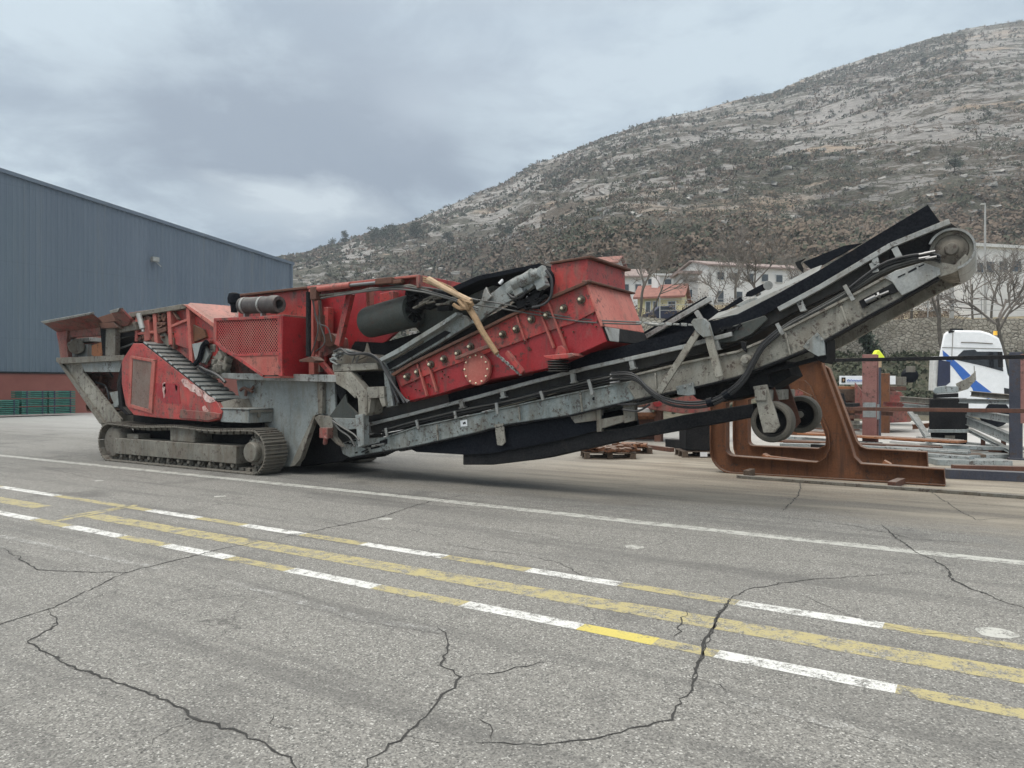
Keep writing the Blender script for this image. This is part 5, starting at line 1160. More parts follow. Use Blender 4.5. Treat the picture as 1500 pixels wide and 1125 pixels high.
# ---- wooden poles lashed on the machine
mb = MB(); mb.tube([P(628, 409, Y=8.95), P(655, 424, Y=8.9), P(690, 441, Y=8.86)], .05, 8, 3, .04)
tag(obj('wooden_pole', mb, 'wood_pale'), 'pale split wooden pole lying on top of the crusher', 'pole', 'wooden poles lashed on the crusher')
mb = MB(); mb.tube([P(676, 436, Y=8.92), P(694, 462, Y=8.85), P(708, 488, Y=8.8), P(728, 518, Y=8.78)], .055, 8, 3, .04)
tag(obj('wooden_pole', mb, 'wood'), 'brown wooden pole hanging down in front of the red screen box', 'pole', 'wooden poles lashed on the crusher')
mb = MB(); mb.tube([P(672, 440, Y=8.86), P(678, 448, Y=8.83), P(686, 452, Y=8.8), P(682, 442, Y=8.78), P(692, 446, Y=8.8), P(676, 452, Y=8.85), P(664, 446, Y=8.85)], .03, 6, 4)
for k in range(3): mb.tube([P(620, 406 + k * 3, Y=8.95), P(660, 420 + k * 4, Y=8.9), P(684, 444, Y=8.82)], .014, 5, 3)
obj('lashing', mb, 'wood', CR)
mb = MB()
for k in range(10): c = P(729 + k * 3.6, 520 + k * 3.1, Y=8.85 + k * .03); mb.box(c, (.055, .02 + .03 * (k % 2), .045 - .025 * (k % 2)), Matrix.Rotation(.7, 3, 'Y'))
obj('chain', mb, 'steel_lt', CR, .004)

# ================================================================== RUSTY PORTAL FRAMES
def arc(cx, cy, rx, ry, a0, a1, n=6): return [(cx + rx * math.cos(R(a0 + (a1 - a0) * i / n)), cy - ry * math.sin(R(a0 + (a1 - a0) * i / n))) for i in range(n + 1)]
def portal(Y, outer, inner, label, web=.025, fl=.26):
    ow = L(outer, Y); iw = L(inner, Y)
    xs = [p.x for p in ow]; base = Vector(((min(xs) + max(xs)) / 2, Y, min(p.z for p in ow)))
    o = thing('portal_frame', base, label, 'steel frame', 'rusty welded steel frames')
    mb = MB(); ring = ow + [ow[0]] + [iw[0]] + list(reversed(iw[1:])) + [iw[0]]
    # web as strips: ngon with a slit
    n = len(ring); bm = MB(); vs = [p.copy() for p in ring]
    import mathutils
    tess = mathutils.geometry.tessellate_polygon([[Vector((p.x, p.z, 0)) for p in ow], [Vector((p.x, p.z, 0)) for p in iw]])
    allp = ow + iw
    f1 = [list(t_) for t_ in tess]; k = len(allp)
    mb.add(allp + [p + Vector((0, web, 0)) for p in allp], f1 + [[i + k for i in reversed(t_)] for t_ in f1])
    obj('web', mb, 'rust', o, smooth=False)
    for nm, loop in (('outer_flange', ow), ('inner_flange', iw)):
        m2 = MB(); c_ = Vector((0, web / 2, 0)); nL = len(loop)
        ctr = sum(loop, Vector()) / nL
        vs = []; sgn = 1 if nm == 'outer_flange' else -1
        for i in range(nL):
            pv = loop[i - 1]; nx = loop[(i + 1) % nL]; t_ = (nx - pv).normalized(); nn = Vector((-t_.z, 0, t_.x))
            a_ = loop[i] + Vector((0, -fl / 2 + web / 2, 0)); b_ = loop[i] + Vector((0, fl / 2 + web / 2, 0)); vs += [a_ - nn * .008, b_ - nn * .008, b_ + nn * .008, a_ + nn * .008]
        fs = []
        for i in range(nL):
            j = (i + 1) % nL
            for e in range(4): fs.append([4 * i + e, 4 * i + (e + 1) % 4, 4 * j + (e + 1) % 4, 4 * j + e])
        m2.add(vs, fs); obj(nm, m2, 'rust', o)
    return o
outer1 = [(1043, 575), (1043, 650)] + arc(1075, 658, 32, 34, 180, 262, 6)[1:] + [(1385, 710), (1383, 687), (1262, 679)] + [(1252, 669), (1247, 652), (1206, 536), (1204, 521), (1190, 519), (1110, 548), (1060, 566)]
inner1 = [(1065, 590), (1065, 655)] + arc(1078, 656, 13, 12, 180, 268, 4)[1:] + [(1198, 677), (1211, 669), (1217, 655), (1215, 632), (1188, 566), (1180, 558), (1160, 556), (1110, 572)]
f1_ = portal(13.75, outer1, inner1, 'front rusty steel frame with rounded corner and sloping leg on the ground')
outer2 = [(1076, 575), (1076, 640)] + arc(1100, 648, 24, 32, 180, 262, 5)[1:] + [(1360, 690), (1358, 662), (1270, 657), (1262, 654), (1255, 646), (1215, 540), (1200, 530), (1130, 552)]
inner2 = [(1097, 585), (1097, 645)] + arc(1106, 645, 9, 8, 180, 268, 3)[1:] + [(1200, 657), (1211, 652), (1212, 640), (1190, 580), (1170, 570), (1130, 574)]
f2_ = portal(15.3, outer2, inner2, 'second rusty steel frame standing behind the front one')
for (fo, Yp, pts) in ((f1_, 13.8, ((1110, 672, 1190, 684), (1290, 684, 1300, 687))),):
    mb = MB(); mb.bar(P(1124, 668, Y=13.95), P(1190, 676, Y=14.2), .16, .02); mb.box(P(1122, 670, Y=14.0), (.12, .25, .1), Matrix.Rotation(.5, 3, 'Y')); mb.box(P(1298, 681, Y=14.0), (.12, .2, .12), Matrix.Rotation(.5, 3, 'Y')); obj('stiffener', mb, 'rust_lt', fo)
def timber(a, b, w, h, name, label, cat, mat='pallet', z=0, grp=None):
    pa = P(*a, Z=0); pb = P(*b, Z=0); mb = MB(); mb.bar(pa + UP * (h / 2 + z), pb + UP * (h / 2 + z), w, h); return tag(obj(name, mb, mat, bevel=.006), label, cat, grp)
timber((1093, 699), (1102, 696), .1, .12, 'timber_block', 'short timber block under the left end of the front rusty frame', 'block')
timber((1306, 715), (1320, 709), .12, .10, 'timber_block', 'dark round-edged block under the right end of the front rusty frame', 'block', 'rust_dk')
timber((1080, 700), (1700, 745), .10, .05, 'steel_rail', 'thin grey steel rail lying along the ground in front of the rusty frames', 'rail', 'grey_dirty')
timber((1385, 700), (1600, 710), .22, .16, 'steel_beam', 'dark blue steel beam on the ground at the right edge, nearest the camera', 'beam', 'post_navy', grp='steel beams lying on the ground')
timber((1395, 690), (1600, 695), .16, .12, 'steel_beam', 'dark beam directly behind the nearest blue beam at the right edge', 'beam', 'rust_dk', grp='steel beams lying on the ground')
timber((1365, 680), (1475, 682), .5, .12, 'steel_beam', 'pale grey beam between the rusty frame end and the navy post', 'beam', 'galv', grp='steel beams lying on the ground')
timber((1400, 672), (1470, 670), .6, .10, 'steel_plate', 'light steel plate lying just left of the navy post foot', 'plate', 'galv')
# long sheets & sections on trestle (y 635-660)
gp = 'long steel sections laid in the yard'
for i, (a, b, w, h, z, mt_, lb) in enumerate((
        ((1175, 652), (1410, 668), .5, .05, .30, 'rust_lt', 'long orange rusty flat section on top of the stack behind the rusty frames'),
        ((1150, 656), (1380, 668), .3, .08, .14, 'rust_dk', 'dark brown section under the orange flat section'),
        ((1150, 664), (1330, 672), .25, .06, .04, 'galv', 'pale galvanised strip on the ground seen through the frame opening'),
        ((1190, 660), (1420, 676), .2, .05, .16, 'galv', 'thin bright strip along the front of the stacked sections'),
        ((1290, 668), (1440, 672), .5, .06, .05, 'pallet', 'brown board lying at the right end of the stack'),
        ((1120, 645), (1240, 650), .4, .12, .2, 'rust', 'brown section at the back left of the stack'))):
    timber(a, b, w, h, 'steel_section', lb, 'steel section', mt_, z, gp)
rs = random.Random(77)
for i in range(22):
    x_ = rs.uniform(1120, 1400); y_ = rs.uniform(646, 674); L_ = rs.uniform(40, 150)
    timber((x_, y_), (x_ + L_, y_ + L_ * rs.uniform(.02, .1)), rs.uniform(.08, .3), rs.uniform(.03, .10), 'steel_strip', 'thin steel strip lying among the stacked sections behind the rusty frames', 'strip', rs.choice(('galv', 'rust_dk', 'dark', 'rust', 'galv', 'white_dirty')), rs.uniform(0, .22), 'loose steel strips')
for i in range(14):
    D_ = rs.uniform(23.5, 28); x_ = rs.uniform(1095, 1345); p_ = P(x_, 600, D=D_); p_.z = rs.uniform(.15, 1.0); a_ = rs.uniform(-.5, .5)
    mb = MB(); q_ = p_ + RT * rs.uniform(.8, 2.6) + FW * a_; q_.z += rs.uniform(-.15, .2); mb.bar(p_, q_, .12, .015); mb.bar(p_ + UP * .14, q_ + UP * .14, .12, .015); mb.bar(p_ + UP * .07 + FW * .02, q_ + UP * .07 + FW * .02, .015, .13)
    tag(obj('rusty_girder', mb, rs.choice(('rust', 'rust_dk', 'rust_dk', 'red_dirty', 'grey_dirty'))), 'rusty girder in the jumbled heap at the back of the yard', 'girder', 'girders heaped at the back of the yard')
# stacked steel behind frame (1185-1260, 575-620)
for i in range(5):
    mb = MB(); a = P(1190, 624 - 0 * i, Z=0); 
    z_ = .18 + i * .2; p1 = P(1170, 632, Z=0) + UP * z_; p2 = P(1255, 636, Z=0) + UP * z_; mb.bar(p1, p2, .5, .12)
    tag(obj('stacked_beam', mb, ('rust_dk', 'grey_dirty', 'rust_dk', 'rust', 'dark')[i], bevel=.006), 'brown steel beam, %s in the pile behind the sloping rusty leg' % ('lowest', 'second from bottom', 'middle', 'second from top', 'topmost')[i], 'beam', 'pile of beams behind the frames')

# ================================================================== RACK with brown and navy posts
rk = thing('steel_rack', P(1275, 657, Z=0), 'tall open steel rack with a brown post, a navy post and two long rails', 'rack')
pA = P(1275, 657, Z=0); pB = P(1488, 673, Z=0)
def post(p, w, h, mat, lab=None):
    mb = MB(); s_ = w
    mb.box(p + UP * h / 2, (.04, s_, h)); mb.box(p + UP * h / 2 + Vector((0, s_ / 2, 0)), (s_, .04, h)); mb.box(p + UP * h / 2 - Vector((0, s_ / 2, 0)), (s_, .04, h))
    mb.box(p + UP * .02, (s_ * 1.3, s_ * 1.3, .04)); return obj('post', mb, mat, rk, .008, label=lab)
post(pA, .34, 2.42, 'post_brown', 'reddish brown steel post'); post(pB, .24, 2.35, 'post_navy', 'dark navy steel post')
mb = MB(); mb.box(pB + Vector((.13, -.14, 1.55)), (.1, .02, 1.5)); obj('post_face', mb, 'post_brown', rk)
mb = MB(); mb.box(pA + Vector((.18, 0, .95)), (.02, .36, .38)); mb.box(pA + Vector((0, -.19, 1.0)), (.3, .02, .38)); obj('post_patch', mb, 'galv', rk)
def railp(a, b, Da, Db, w, h, mat):
    mb = MB(); mb.bar(P(*a, D=Da), P(*b, D=Db), w, h); obj('rail', mb, mat, rk, .006)
dA, dB = 18.7, 15.9
railp((1150, 529), (1540, 522), 19.8, 15.0, .06, .085, 'dark'); railp((1225, 598.5), (1540, 602.5), 19.2, 15.0, .06, .09, 'rust_dk')
# second brown post
mb = MB(); b_ = P(1296, 634, Z=0); mb.bb(b_ + Vector((-.15, -.15, 0)), b_ + Vector((.15, .15, 2.05)))
tag(obj('brown_post', mb, 'rust', bevel=.01), 'short rusty brown post behind the tall reddish rack post', 'post')
# yellow cover on slim post
b_ = P(1287, 640, Z=0); o = thing('marker_post', b_, 'slim dark post topped by a bright yellow cover behind the brown rack post', 'post')
hh = P(1287, 528, D=(b_ - CAM).dot(FW)).z
obj('post', MB().cyl(b_, b_ + UP * hh, .07, n=10), 'post_navy', o)
obj('neck', MB().cyl(b_ + UP * (hh - .22), b_ + UP * (hh + .02), .085, n=10), 'wood_pale', o)
mb = MB(); tp = b_ + UP * hh; q = [tp + RT * -.2 + UP * .0, tp + RT * .22 + UP * -.02, tp + RT * .1 + UP * .18, tp + RT * -.02 + UP * .33, tp + RT * -.1 + UP * .32, tp + RT * -.18 + UP * .16]
mb.prism([p - FW * .1 for p in q], FW * .22); obj('cover', mb, 'hiviz', o, bevel=.03)
# white banner on trailer side
c_ = 30.0
o = thing('flatbed_trailer', P(1280, 575, D=c_), 'low brown flatbed trailer with long white side panel behind the brown posts', 'trailer'); o.location.z = 0
mb = MB(); mb.prism([P(1200, 566, D=c_), P(1328, 566, D=c_), P(1328, 572, D=c_), P(1200, 572, D=c_)], FW * 2.2); obj('bed', mb, 'rust_dk', o, .02)
mb = MB(); mb.prism([P(1230, 550.5, D=c_ - .02), P(1312, 550.5, D=c_ - .02), P(1312, 563, D=c_ - .02), P(1230, 563, D=c_ - .02)], FW * .04); bn = obj('side_panel', mb, 'white', o)
mb = MB(); mb.prism([P(1312.5, 552, D=c_ - .0), P(1328, 552, D=c_), P(1328, 565, D=c_), P(1312.5, 565, D=c_)], FW * .5); obj('locker', mb, 'grey_dirty', o, .02)
mb = MB(); mb.lathe(P(1336, 550, D=c_ + .6), FW, [(.15, 0), (.28, .02), (.30, .1), (.30, .3), (.2, .32)], 24); obj('spare_wheel', mb, 'rubber', o)
mb = MB(); mb.prism([P(1333, 536, D=c_), P(1341, 536, D=c_), P(1341, 545, D=c_), P(1333, 545, D=c_)], FW * .3); obj('bracket', mb, 'grey_dirty', o)
mb = MB(); D2 = c_ - .045
mb.prism([P(1233, 553, D=D2), P(1238.5, 553, D=D2), P(1238.5, 560.5, D=D2), P(1233, 560.5, D=D2)], FW * .015); obj('emblem', mb, 'dark', bn)
mb = MB(); mb.prism([P(1234.4, 555, D=D2 - .012), P(1236.4, 554.4, D=D2 - .012), P(1237.4, 557, D=D2 - .012), P(1235, 559.4, D=D2 - .012)], FW * .01); obj('emblem_figure', mb, 'wood', bn)
mb = MB(); sg = [(1241, 558.5), (1243, 556), (1245, 558), (1247, 556.2), (1249, 557.9), (1251, 556.8), (1253, 557.8), (1255, 556.8), (1257, 557.8), (1260, 557), (1264, 557.4)]
mb.tube([P(x, y, D=D2) for x, y in sg], .014, 5, 3); mb.tube([P(1241, 559.6, D=D2), P(1265, 558.8, D=D2)], .007, 4, 1); obj('script_lettering', mb, 'blue', bn)
for x in (1218, 1302):
    mb = MB(); mb.lathe(P(x, 590, D=c_ + .2), FW, [(.15, 0), (.45, .02), (.5, .08), (.5, .3)], 24); obj('wheel', mb, 'rubber', o)
# red brown machine pile behind the posts
def HR(px): r_ = ray(px, HY); return Vector((r_.x, r_.y, 0)).normalized()
FR = HR(1375)
def pile(name, label, cat, pieces, D, mat_cycle, parts=None, depth=.5):
    o = thing(name, P(pieces[0][0][0], 630, D=D) * 1.0, label, cat); o.location.z = 0
    for k, pts in enumerate(pieces):
        mb = MB(); mb.prism([P(x, y, D=D + .15 * k) for x, y in pts], HR(pieces[0][0][0] + 20) * depth); obj((parts or ['plate'])[min(k, len(parts or ['plate']) - 1)], mb, mat_cycle[k % len(mat_cycle)], o, .01)
    return o
pile('chute_section', 'rusty red brown steel chute section with pointed lug behind the brown post', 'chute', [[(1252, 582), (1252, 560), (1262, 572), (1320, 574), (1338, 600), (1334, 618), (1290, 620), (1252, 612)], [(1290, 580), (1300, 562), (1312, 572), (1326, 590), (1300, 590)], [(1286, 582), (1304, 572), (1304, 606), (1290, 600)]], 25.5, ['red_dirty', 'rust_dk', 'galv'], ['body', 'lug', 'liner_plate'], 1.6)
pile('bin_box', 'brown steel bin left of the chute section behind the rusty leg', 'bin', [[(1222, 570), (1256, 570), (1256, 612), (1226, 612)], [(1218, 566), (1258, 566), (1258, 570), (1218, 570)]], 26.5, ['pallet', 'rust_lt'], ['body', 'rim'], 1.4)
pile('tail_light_bar', 'dark bracket with a small red lamp beside the sloping rusty leg', 'bracket', [[(1226, 576), (1236, 576), (1240, 592), (1228, 592)], [(1224.5, 579), (1229, 579), (1229, 585), (1224.5, 585)]], 24, ['dark', 'redlamp'], ['bracket', 'lamp'], .1)
pile('rust_panel_stack', 'upright rusty red panel seen between the hanging wheels and the rusty leg', 'panel', [[(1158, 560), (1175, 560), (1177, 586), (1160, 590)], [(1162, 566), (1186, 570), (1186, 600), (1162, 604)]], 24, ['red_dirty', 'rust'], ['panel', 'back_panel'], .6)
# dark trailer/container with galvanised stack
D3 = 19.2
o = thing('steel_crate', P(1390, 656, Z=0), 'tall dark steel crate with a pale band, topped by galvanised fittings', 'crate')
mb = MB(); mb.prism([P(1361, 584, D=D3), P(1419, 584, D=D3), P(1419, 629, D=D3), P(1361, 629, D=D3)], FR * 1.4); obj('body', mb, 'dark', o, .02)
mb = MB(); mb.prism([P(1359, 629, D=D3 - .05), P(1420, 629, D=D3 - .05), P(1420, 634, D=D3 - .05), P(1359, 634, D=D3 - .05)], FR * 1.5); obj('band', mb, 'galv', o, .01)
mb = MB(); mb.prism([P(1363, 634, D=D3 + .05), P(1417, 634, D=D3 + .05), P(1417, 655, D=D3 + .05), P(1363, 655, D=D3 + .05)], FR * 1.3); obj('base', mb, 'dark', o, .02)
mb = MB(); mb.prism([P(1384, 638, D=D3), P(1399, 638, D=D3), P(1399, 645, D=D3), P(1384, 645, D=D3)], FR * .05); obj('plate', mb, 'grey_dirty', o)
mb = MB(); mb.prism([P(1366, 574, D=D3), P(1370, 567, D=D3), P(1384, 565, D=D3), P(1404, 566, D=D3), P(1404, 575, D=D3), P(1370, 577, D=D3)], FR * .9)
tag(obj('curved_bracket', mb, 'galv', bevel=.015), 'pale rounded steel bracket lying on top of the dark crate', 'bracket')
mb = MB(); mb.prism([P(1400, 562, D=D3 + .3), P(1420, 552, D=D3 + .3), P(1429, 543, D=D3 + .3), P(1430, 556, D=D3 + .3), P(1418, 570, D=D3 + .3), P(1404, 574, D=D3 + .3)], FR * .12)
tag(obj('pointed_lug', mb, 'mud_beam', bevel=.01), 'pointed steel lug sticking up from the dark crate in front of the truck', 'lug')
mb = MB(); mb.prism([P(1367, 577, D=D3 + .01), P(1372, 577, D=D3 + .01), P(1370, 598, D=D3), P(1367, 598, D=D3)], FR * .06); mb.prism([P(1370, 578, D=D3), P(1404, 576, D=D3), P(1404, 582, D=D3), P(1370, 583, D=D3)], FR * 1.0)
tag(obj('crate_tray', mb, 'dark', bevel=.01), 'dark tray under the rounded bracket on top of the crate', 'tray')
gp = 'galvanised beams piled by the navy post'
for i, (a, b, da, db, h, lb) in enumerate((((1407, 590), (1484, 592), 18.6, 17, .10, 'topmost galvanised beam lying level right of the dark crate'), ((1418, 608), (1484, 620), 18.8, 16.6, .16, 'upper sloping galvanised beam right of the dark crate'),
        ((1418, 622), (1484, 650), 18.8, 16.6, .20, 'lower sloping galvanised beam right of the dark crate'), ((1424, 580), (1484, 586), 19.5, 18, .12, 'grey beam at the back of the galvanised pile'), ((1420, 632), (1484, 664), 18.5, 16.4, .06, 'thin sloping strip under the galvanised beams'),
        ((1340, 612), (1362, 650), 20.5, 18.4, .10, 'pale ladder-like rail sloping towards the dark crate'), ((1332, 604), (1360, 642), 20.9, 18.6, .05, 'thin pale rail beside the sloping ladder-like rail'), ((1320, 588), (1364, 592), 22, 20, .14, 'tangled grey steel lying left of the dark crate'), ((1325, 596), (1362, 600), 21.6, 20, .1, 'grey steel bar below the tangled steel left of the crate'))):
    mb = MB(); pa = P(*a, D=da); pb = P(*b, D=db); mb.bar(pa, pb, .12, .02); mb.bar(pa + UP * h, pb + UP * h, .12, .02); mb.bar(pa + UP * h / 2 + FW * .03, pb + UP * h / 2 + FW * .03, .02, h)
    tag(obj('galvanised_beam', mb, 'galv' if i not in (3, 7) else 'grey_dirty', bevel=.003), lb, 'beam', gp)
# trestle holding the pile
for k, (x, d_) in enumerate(((1440, 18.4), (1470, 17.4))):
    mb = MB(); top = P(x, 640 + 4 * k, D=d_); mb.bar(Vector((top.x, top.y, 0)), top, .1, .1); mb.bar(Vector((top.x - .3, top.y, .05)), Vector((top.x + .3, top.y, .05)), .1, .1)
    tag(obj('trestle', mb, 'rust_dk', bevel=.006), 'dark trestle leg under the galvanised beams, %s of two' % ('left', 'right')[k], 'trestle')
# ---- truck
def truck():
    global FW
    FW0 = FW.copy(); r_ = ray(1400, HY); FWx = Vector((r_.x, r_.y, 0)).normalized()
    D = 28.6; b = P(1425, 600, D=D); b.z = 0
    o = thing('white_truck', b, 'white truck cab with a blue diagonal stripe, parked behind the galvanised beams', 'truck')
    q = lambda pts, dd=0: [P(x, y, D=D + dd) for x, y in pts]
    mb = MB(); mb.prism(q([(1371, 600), (1376, 520), (1382, 490), (1386, 486), (1398, 483.5), (1436, 484), (1450, 488), (1463, 495), (1467, 505), (1473, 530), (1476, 548), (1481, 556), (1482, 580), (1478, 604), (1420, 604), (1371, 606)]), FWx * 2.4)
    body = obj('cab', mb, 'white', o, .08)
    mb = MB(); mb.prism(q([(1404, 520), (1412, 513), (1428, 512), (1432, 515), (1463, 515), (1468, 528), (1470, 544), (1440, 536), (1400, 527)], -.02), FW * .06); obj('side_window', mb, 'glass', o, .01)
    mb = MB(); mb.prism([P(1465, 508, D=D + .1), P(1472, 530, D=D + .1), P(1478, 548, D=D + .1), P(1474, 548, D=D + .1)], FWx * 2.1); mb.v = [v_ + RT * .06 for v_ in mb.v]; obj('windscreen', mb, 'glass', o)
    mb = MB(); mb.prism(q([(1381, 513), (1396, 526), (1412, 540), (1428, 556), (1462, 582), (1448, 584), (1428, 578), (1424, 568), (1410, 556), (1396, 538), (1382, 524)], -.012), FW * .02); obj('stripe', mb, 'blue', o)
    mb = MB(); mb.prism(q([(1375, 527), (1392, 530), (1392, 560), (1376, 572), (1373, 572)], -.016), FW * .02); obj('side_intake', mb, 'navy', o)
    mb = MB(); mb.prism(q([(1368, 522), (1377, 522), (1372, 572), (1366, 572)], .05), FW * .3); obj('air_duct', mb, 'white_dirty', o, .02)
    mb = MB(); mb.prism(q([(1391, 481), (1411, 481), (1411, 485), (1391, 485)], .3), FWx * 1.5); mb.prism(q([(1390, 485), (1399, 484), (1397, 487), (1390, 488)], -.02), FW * .05); obj('roof_vent', mb, 'dark', o, .01)
    mb = MB(); mb.tube([P(1408, 501.5, D=D - .02), P(1430, 502, D=D - .02), P(1454, 503.5, D=D - .02)], .018, 5, 3); obj('roof_trim', mb, 'grey_dirty', o)
    mb = MB()
    for pts in ([(1380, 509), (1470, 511)], [(1396, 486), (1394, 530)], [(1427, 536), (1428, 560)]): mb.bar(P(*pts[0], D=D - .01), P(*pts[1], D=D - .01), .02, .02)
    obj('panel_seam', mb, 'grey_dirty', o)
    mb = MB(); mb.prism(q([(1464, 515), (1469, 515), (1470, 538), (1465, 538)], -.35), FW * .12); obj('mirror', mb, 'dark', o, .02)
    obj('beacon', MB().cyl(P(1458, 491, D=D + .3), P(1458, 485, D=D + .3), .07, n=12), 'amber', o)
    mb = MB(); mb.prism(q([(1471, 568), (1482, 570), (1481, 584), (1472, 584)], -.02), FW * .1); obj('headlight', mb, 'glass', o, .01)
    mb = MB(); mb.lathe(P(1400, 602, D=D - .05), FW, [(.2, 0), (.48, .02), (.52, .08), (.52, .35)], 28); obj('wheel', mb, 'rubber', o)
    mb = MB(); mb.lathe(P(1462, 606, D=D - .05), FW, [(.2, 0), (.48, .02), (.52, .08), (.52, .35)], 28); obj('wheel', mb, 'rubber', o)
    mb = MB(); mb.bar(P(1374, 592, D=D + .8), P(1300, 592, D=D + 3.0), .9, .3); obj('chassis', mb, 'dark', o)
truck()
# ---- pallets, scrap, crate
def pallet(c, w, d_, label, scrap=0, seed=1, yaw=0, grp='pallets in the yard'):
    o = thing('pallet', c, label, 'pallet', grp); Mr = Matrix.Rotation(TROT + yaw, 3, 'Z'); T = lambda x, y, z: c + Mr @ Vector((x, y, z))
    mb = MB()
    for k in range(6): mb.box(T(0, -d_ / 2 + (k + .5) * d_ / 6, .135), (w, d_ / 6 * .8, .02), Mr)
    for k in range(3): mb.box(T(0, -d_ / 2 + .05 + k * (d_ - .1) / 2, .011), (w, .09, .02), Mr)
    obj('boards', mb, 'pallet', o)
    for i in range(3):
        for k in range(3): mb = MB(); mb.box(T(-w / 2 + .07 + i * (w - .14) / 2, -d_ / 2 + .05 + k * (d_ - .1) / 2, .07), (.12, .09, .1), Mr); obj('block', mb, 'pallet', o)
    return T, Mr
T1, M1 = pallet(P(890, 670, Z=0), 1.15, .9, 'brown pallet loaded with rusty scrap behind the black drawbar')
T2, M2 = pallet(P(925, 663, Z=0), .9, .7, 'small pallet carrying an orange rusty plate right of the scrap pallet')
def scrap(T_, n, w, d_, z0, label, seed, name='scrap_heap', mats='rust'):
    r_ = random.Random(seed); mb = MB()
    for k in range(n): mb.box(T_(r_.uniform(-w / 2, w / 2), r_.uniform(-d_ / 2, d_ / 2), z0 + r_.uniform(0, .10)), (r_.uniform(.1, .5), r_.uniform(.04, .12), r_.uniform(.02, .06)), Matrix.Rotation(r_.uniform(0, 6), 3, 'Z') @ Matrix.Rotation(r_.uniform(-.3, .3), 3, 'X'))
    return tag(obj(name, mb, mats), label, 'scrap heap')
scrap(T1, 60, 1.1, .8, .17, 'heap of small rusty scrap pieces on the left pallet', 4)
mb = MB(); mb.prism([T2(-.3, -.3, .16), T2(.3, -.35, .16), T2(.4, .2, .16), T2(-.2, .3, .16)], UP * .07); tag(obj('rusty_plate', mb, 'rust_lt', bevel=.01), 'orange rusty thick plate on the small pallet', 'plate')
scrap(T2, 16, .8, .6, .15, 'few rusty strips beside the orange plate on the small pallet', 9)
T3, M3 = pallet(P(1024, 668, Z=0), .95, .8, 'black pallet with a white label under the dark crate', yaw=.0)
c = T3(0, 0, 0); mb = MB(); mb.box(T3(.03, 0, .15 + .34), (.82, .7, .66), M3); cr_ = obj('body', mb, 'dark', thing('dark_crate', c + UP * .15, 'dark grey square crate standing on the black pallet', 'crate'), .015)
mb = MB(); mb.box(T3(.03, 0, .84), (.86, .74, .03), M3); obj('lid', mb, 'dark', cr_.parent, .004)
mb = MB(); mb.box(T3(-.0, -.415, .075), (.16, .01, .1), M3); obj('label_card', mb, 'white', [o_ for o_ in COL.objects if o_.name.startswith('pallet')][-1])
timber((948, 657), (985, 662), .12, .1, 'steel_bar', 'short brown bar on the ground left of the dark crate', 'bar', 'rust_dk')
timber((980, 655), (1004, 657), .3, .22, 'black_tub', 'small black box on the ground beside the dark crate', 'box', 'dark')
# orange pile and red skip behind the conveyor
D4 = 21
o = thing('red_skip', P(982, 625, D=D4), 'faded red steel skip with a round port seen under the conveyor', 'skip'); o.location.z = 0
mb = MB(); mb.prism([P(954, 585, D=D4), P(1012, 566, D=D4), P(1062, 560, D=D4), P(1062, 603, D=D4), P(1000, 606, D=D4), P(956, 600, D=D4)], FW * 1.6); obj('body', mb, 'red_dirty', o, .02)
mb = MB(); mb.lathe(P(963, 589, D=D4), -FW, [(.13, 0), (.13, .05), (.08, .06)], 20); obj('port', mb, 'red_deep', o)
for x in (965, 1050):
    mb = MB(); a_ = P(x, 600, D=D4 + .5); mb.bb((a_.x - .1, a_.y - .1, 0), (a_.x + .1, a_.y + .1, a_.z)); obj('leg', mb, 'rust_dk', o)
gp = 'rusty sheets piled behind the conveyor'
for k, (x1, x2, y1, mt_, lb) in enumerate(((895, 955, 606, 'rust', 'lowest brown sheet in the pile behind the conveyor bracket'), (900, 950, 600, 'white_dirty', 'pale sheet in the middle of the pile behind the conveyor bracket'), (926, 966, 610, 'rust_lt', 'bright orange sheet at the right of the pile'), (890, 948, 592, 'rust_dk', 'dark brown sheet at the top of the pile'))):
    D5 = 22 + k * .2; mb = MB(); a_ = P(x1, y1, D=D5); b_ = P(x2, y1, D=D5); mb.bar(a_, b_, 1.2, .12); tag(obj('rusty_sheet', mb, mt_, bevel=.01), lb, 'sheet', gp)
mb = MB(); a_ = P(900, 612, D=22.3); b_ = P(962, 612, D=22.3); mb.prism([Vector((a_.x, a_.y, 0)), Vector((b_.x, b_.y, 0)), b_, a_], FW * .9); tag(obj('sheet_stand', mb, 'rust_dk'), 'low brown stand under the pile of rusty sheets', 'stand')

# ================================================================== WORLD, LIGHT, CAMERA
w = bpy.data.worlds.new('World'); SC.world = w; w.use_nodes = True
t = N(w.node_tree); w.node_tree.nodes.clear()
SUN_EL, SUN_AZ = R(62), R(-35)
tc = t.n('ShaderNodeTexCoord').outputs['Generated']
sky = t.n('ShaderNodeTexSky', sky_type='NISHITA'); sky.sun_disc = False; sky.sun_elevation = SUN_EL
sdir = (FW * -.35 + RT * -.6).normalized()      # sun behind cloud, high and behind-left of the camera
sky.sun_rotation = math.atan2(sdir.x, sdir.y)
sp = t.n('ShaderNodeSeparateXYZ'); t.l(tc, sp.inputs[0])
zc = t.math('ADD', t.math('MAXIMUM', sp.outputs[2], 0), .14)
cv = t.n('ShaderNodeCombineXYZ'); t.l(t.math('DIVIDE', sp.outputs[0], zc), cv.inputs[0]); t.l(t.math('DIVIDE', sp.outputs[1], zc), cv.inputs[1])
n1 = t.noise(t.map(cv.outputs[0], loc=(2.3, 1.1, 0)), 1.7, 8, .6, .5); n2 = t.noise(t.map(cv.outputs[0], loc=(4, 1, 0)), 4.0, 6, .6, .3)
cl = t.math('ADD', t.math('MULTIPLY', n1, .68), t.math('MULTIPLY', n2, .32))
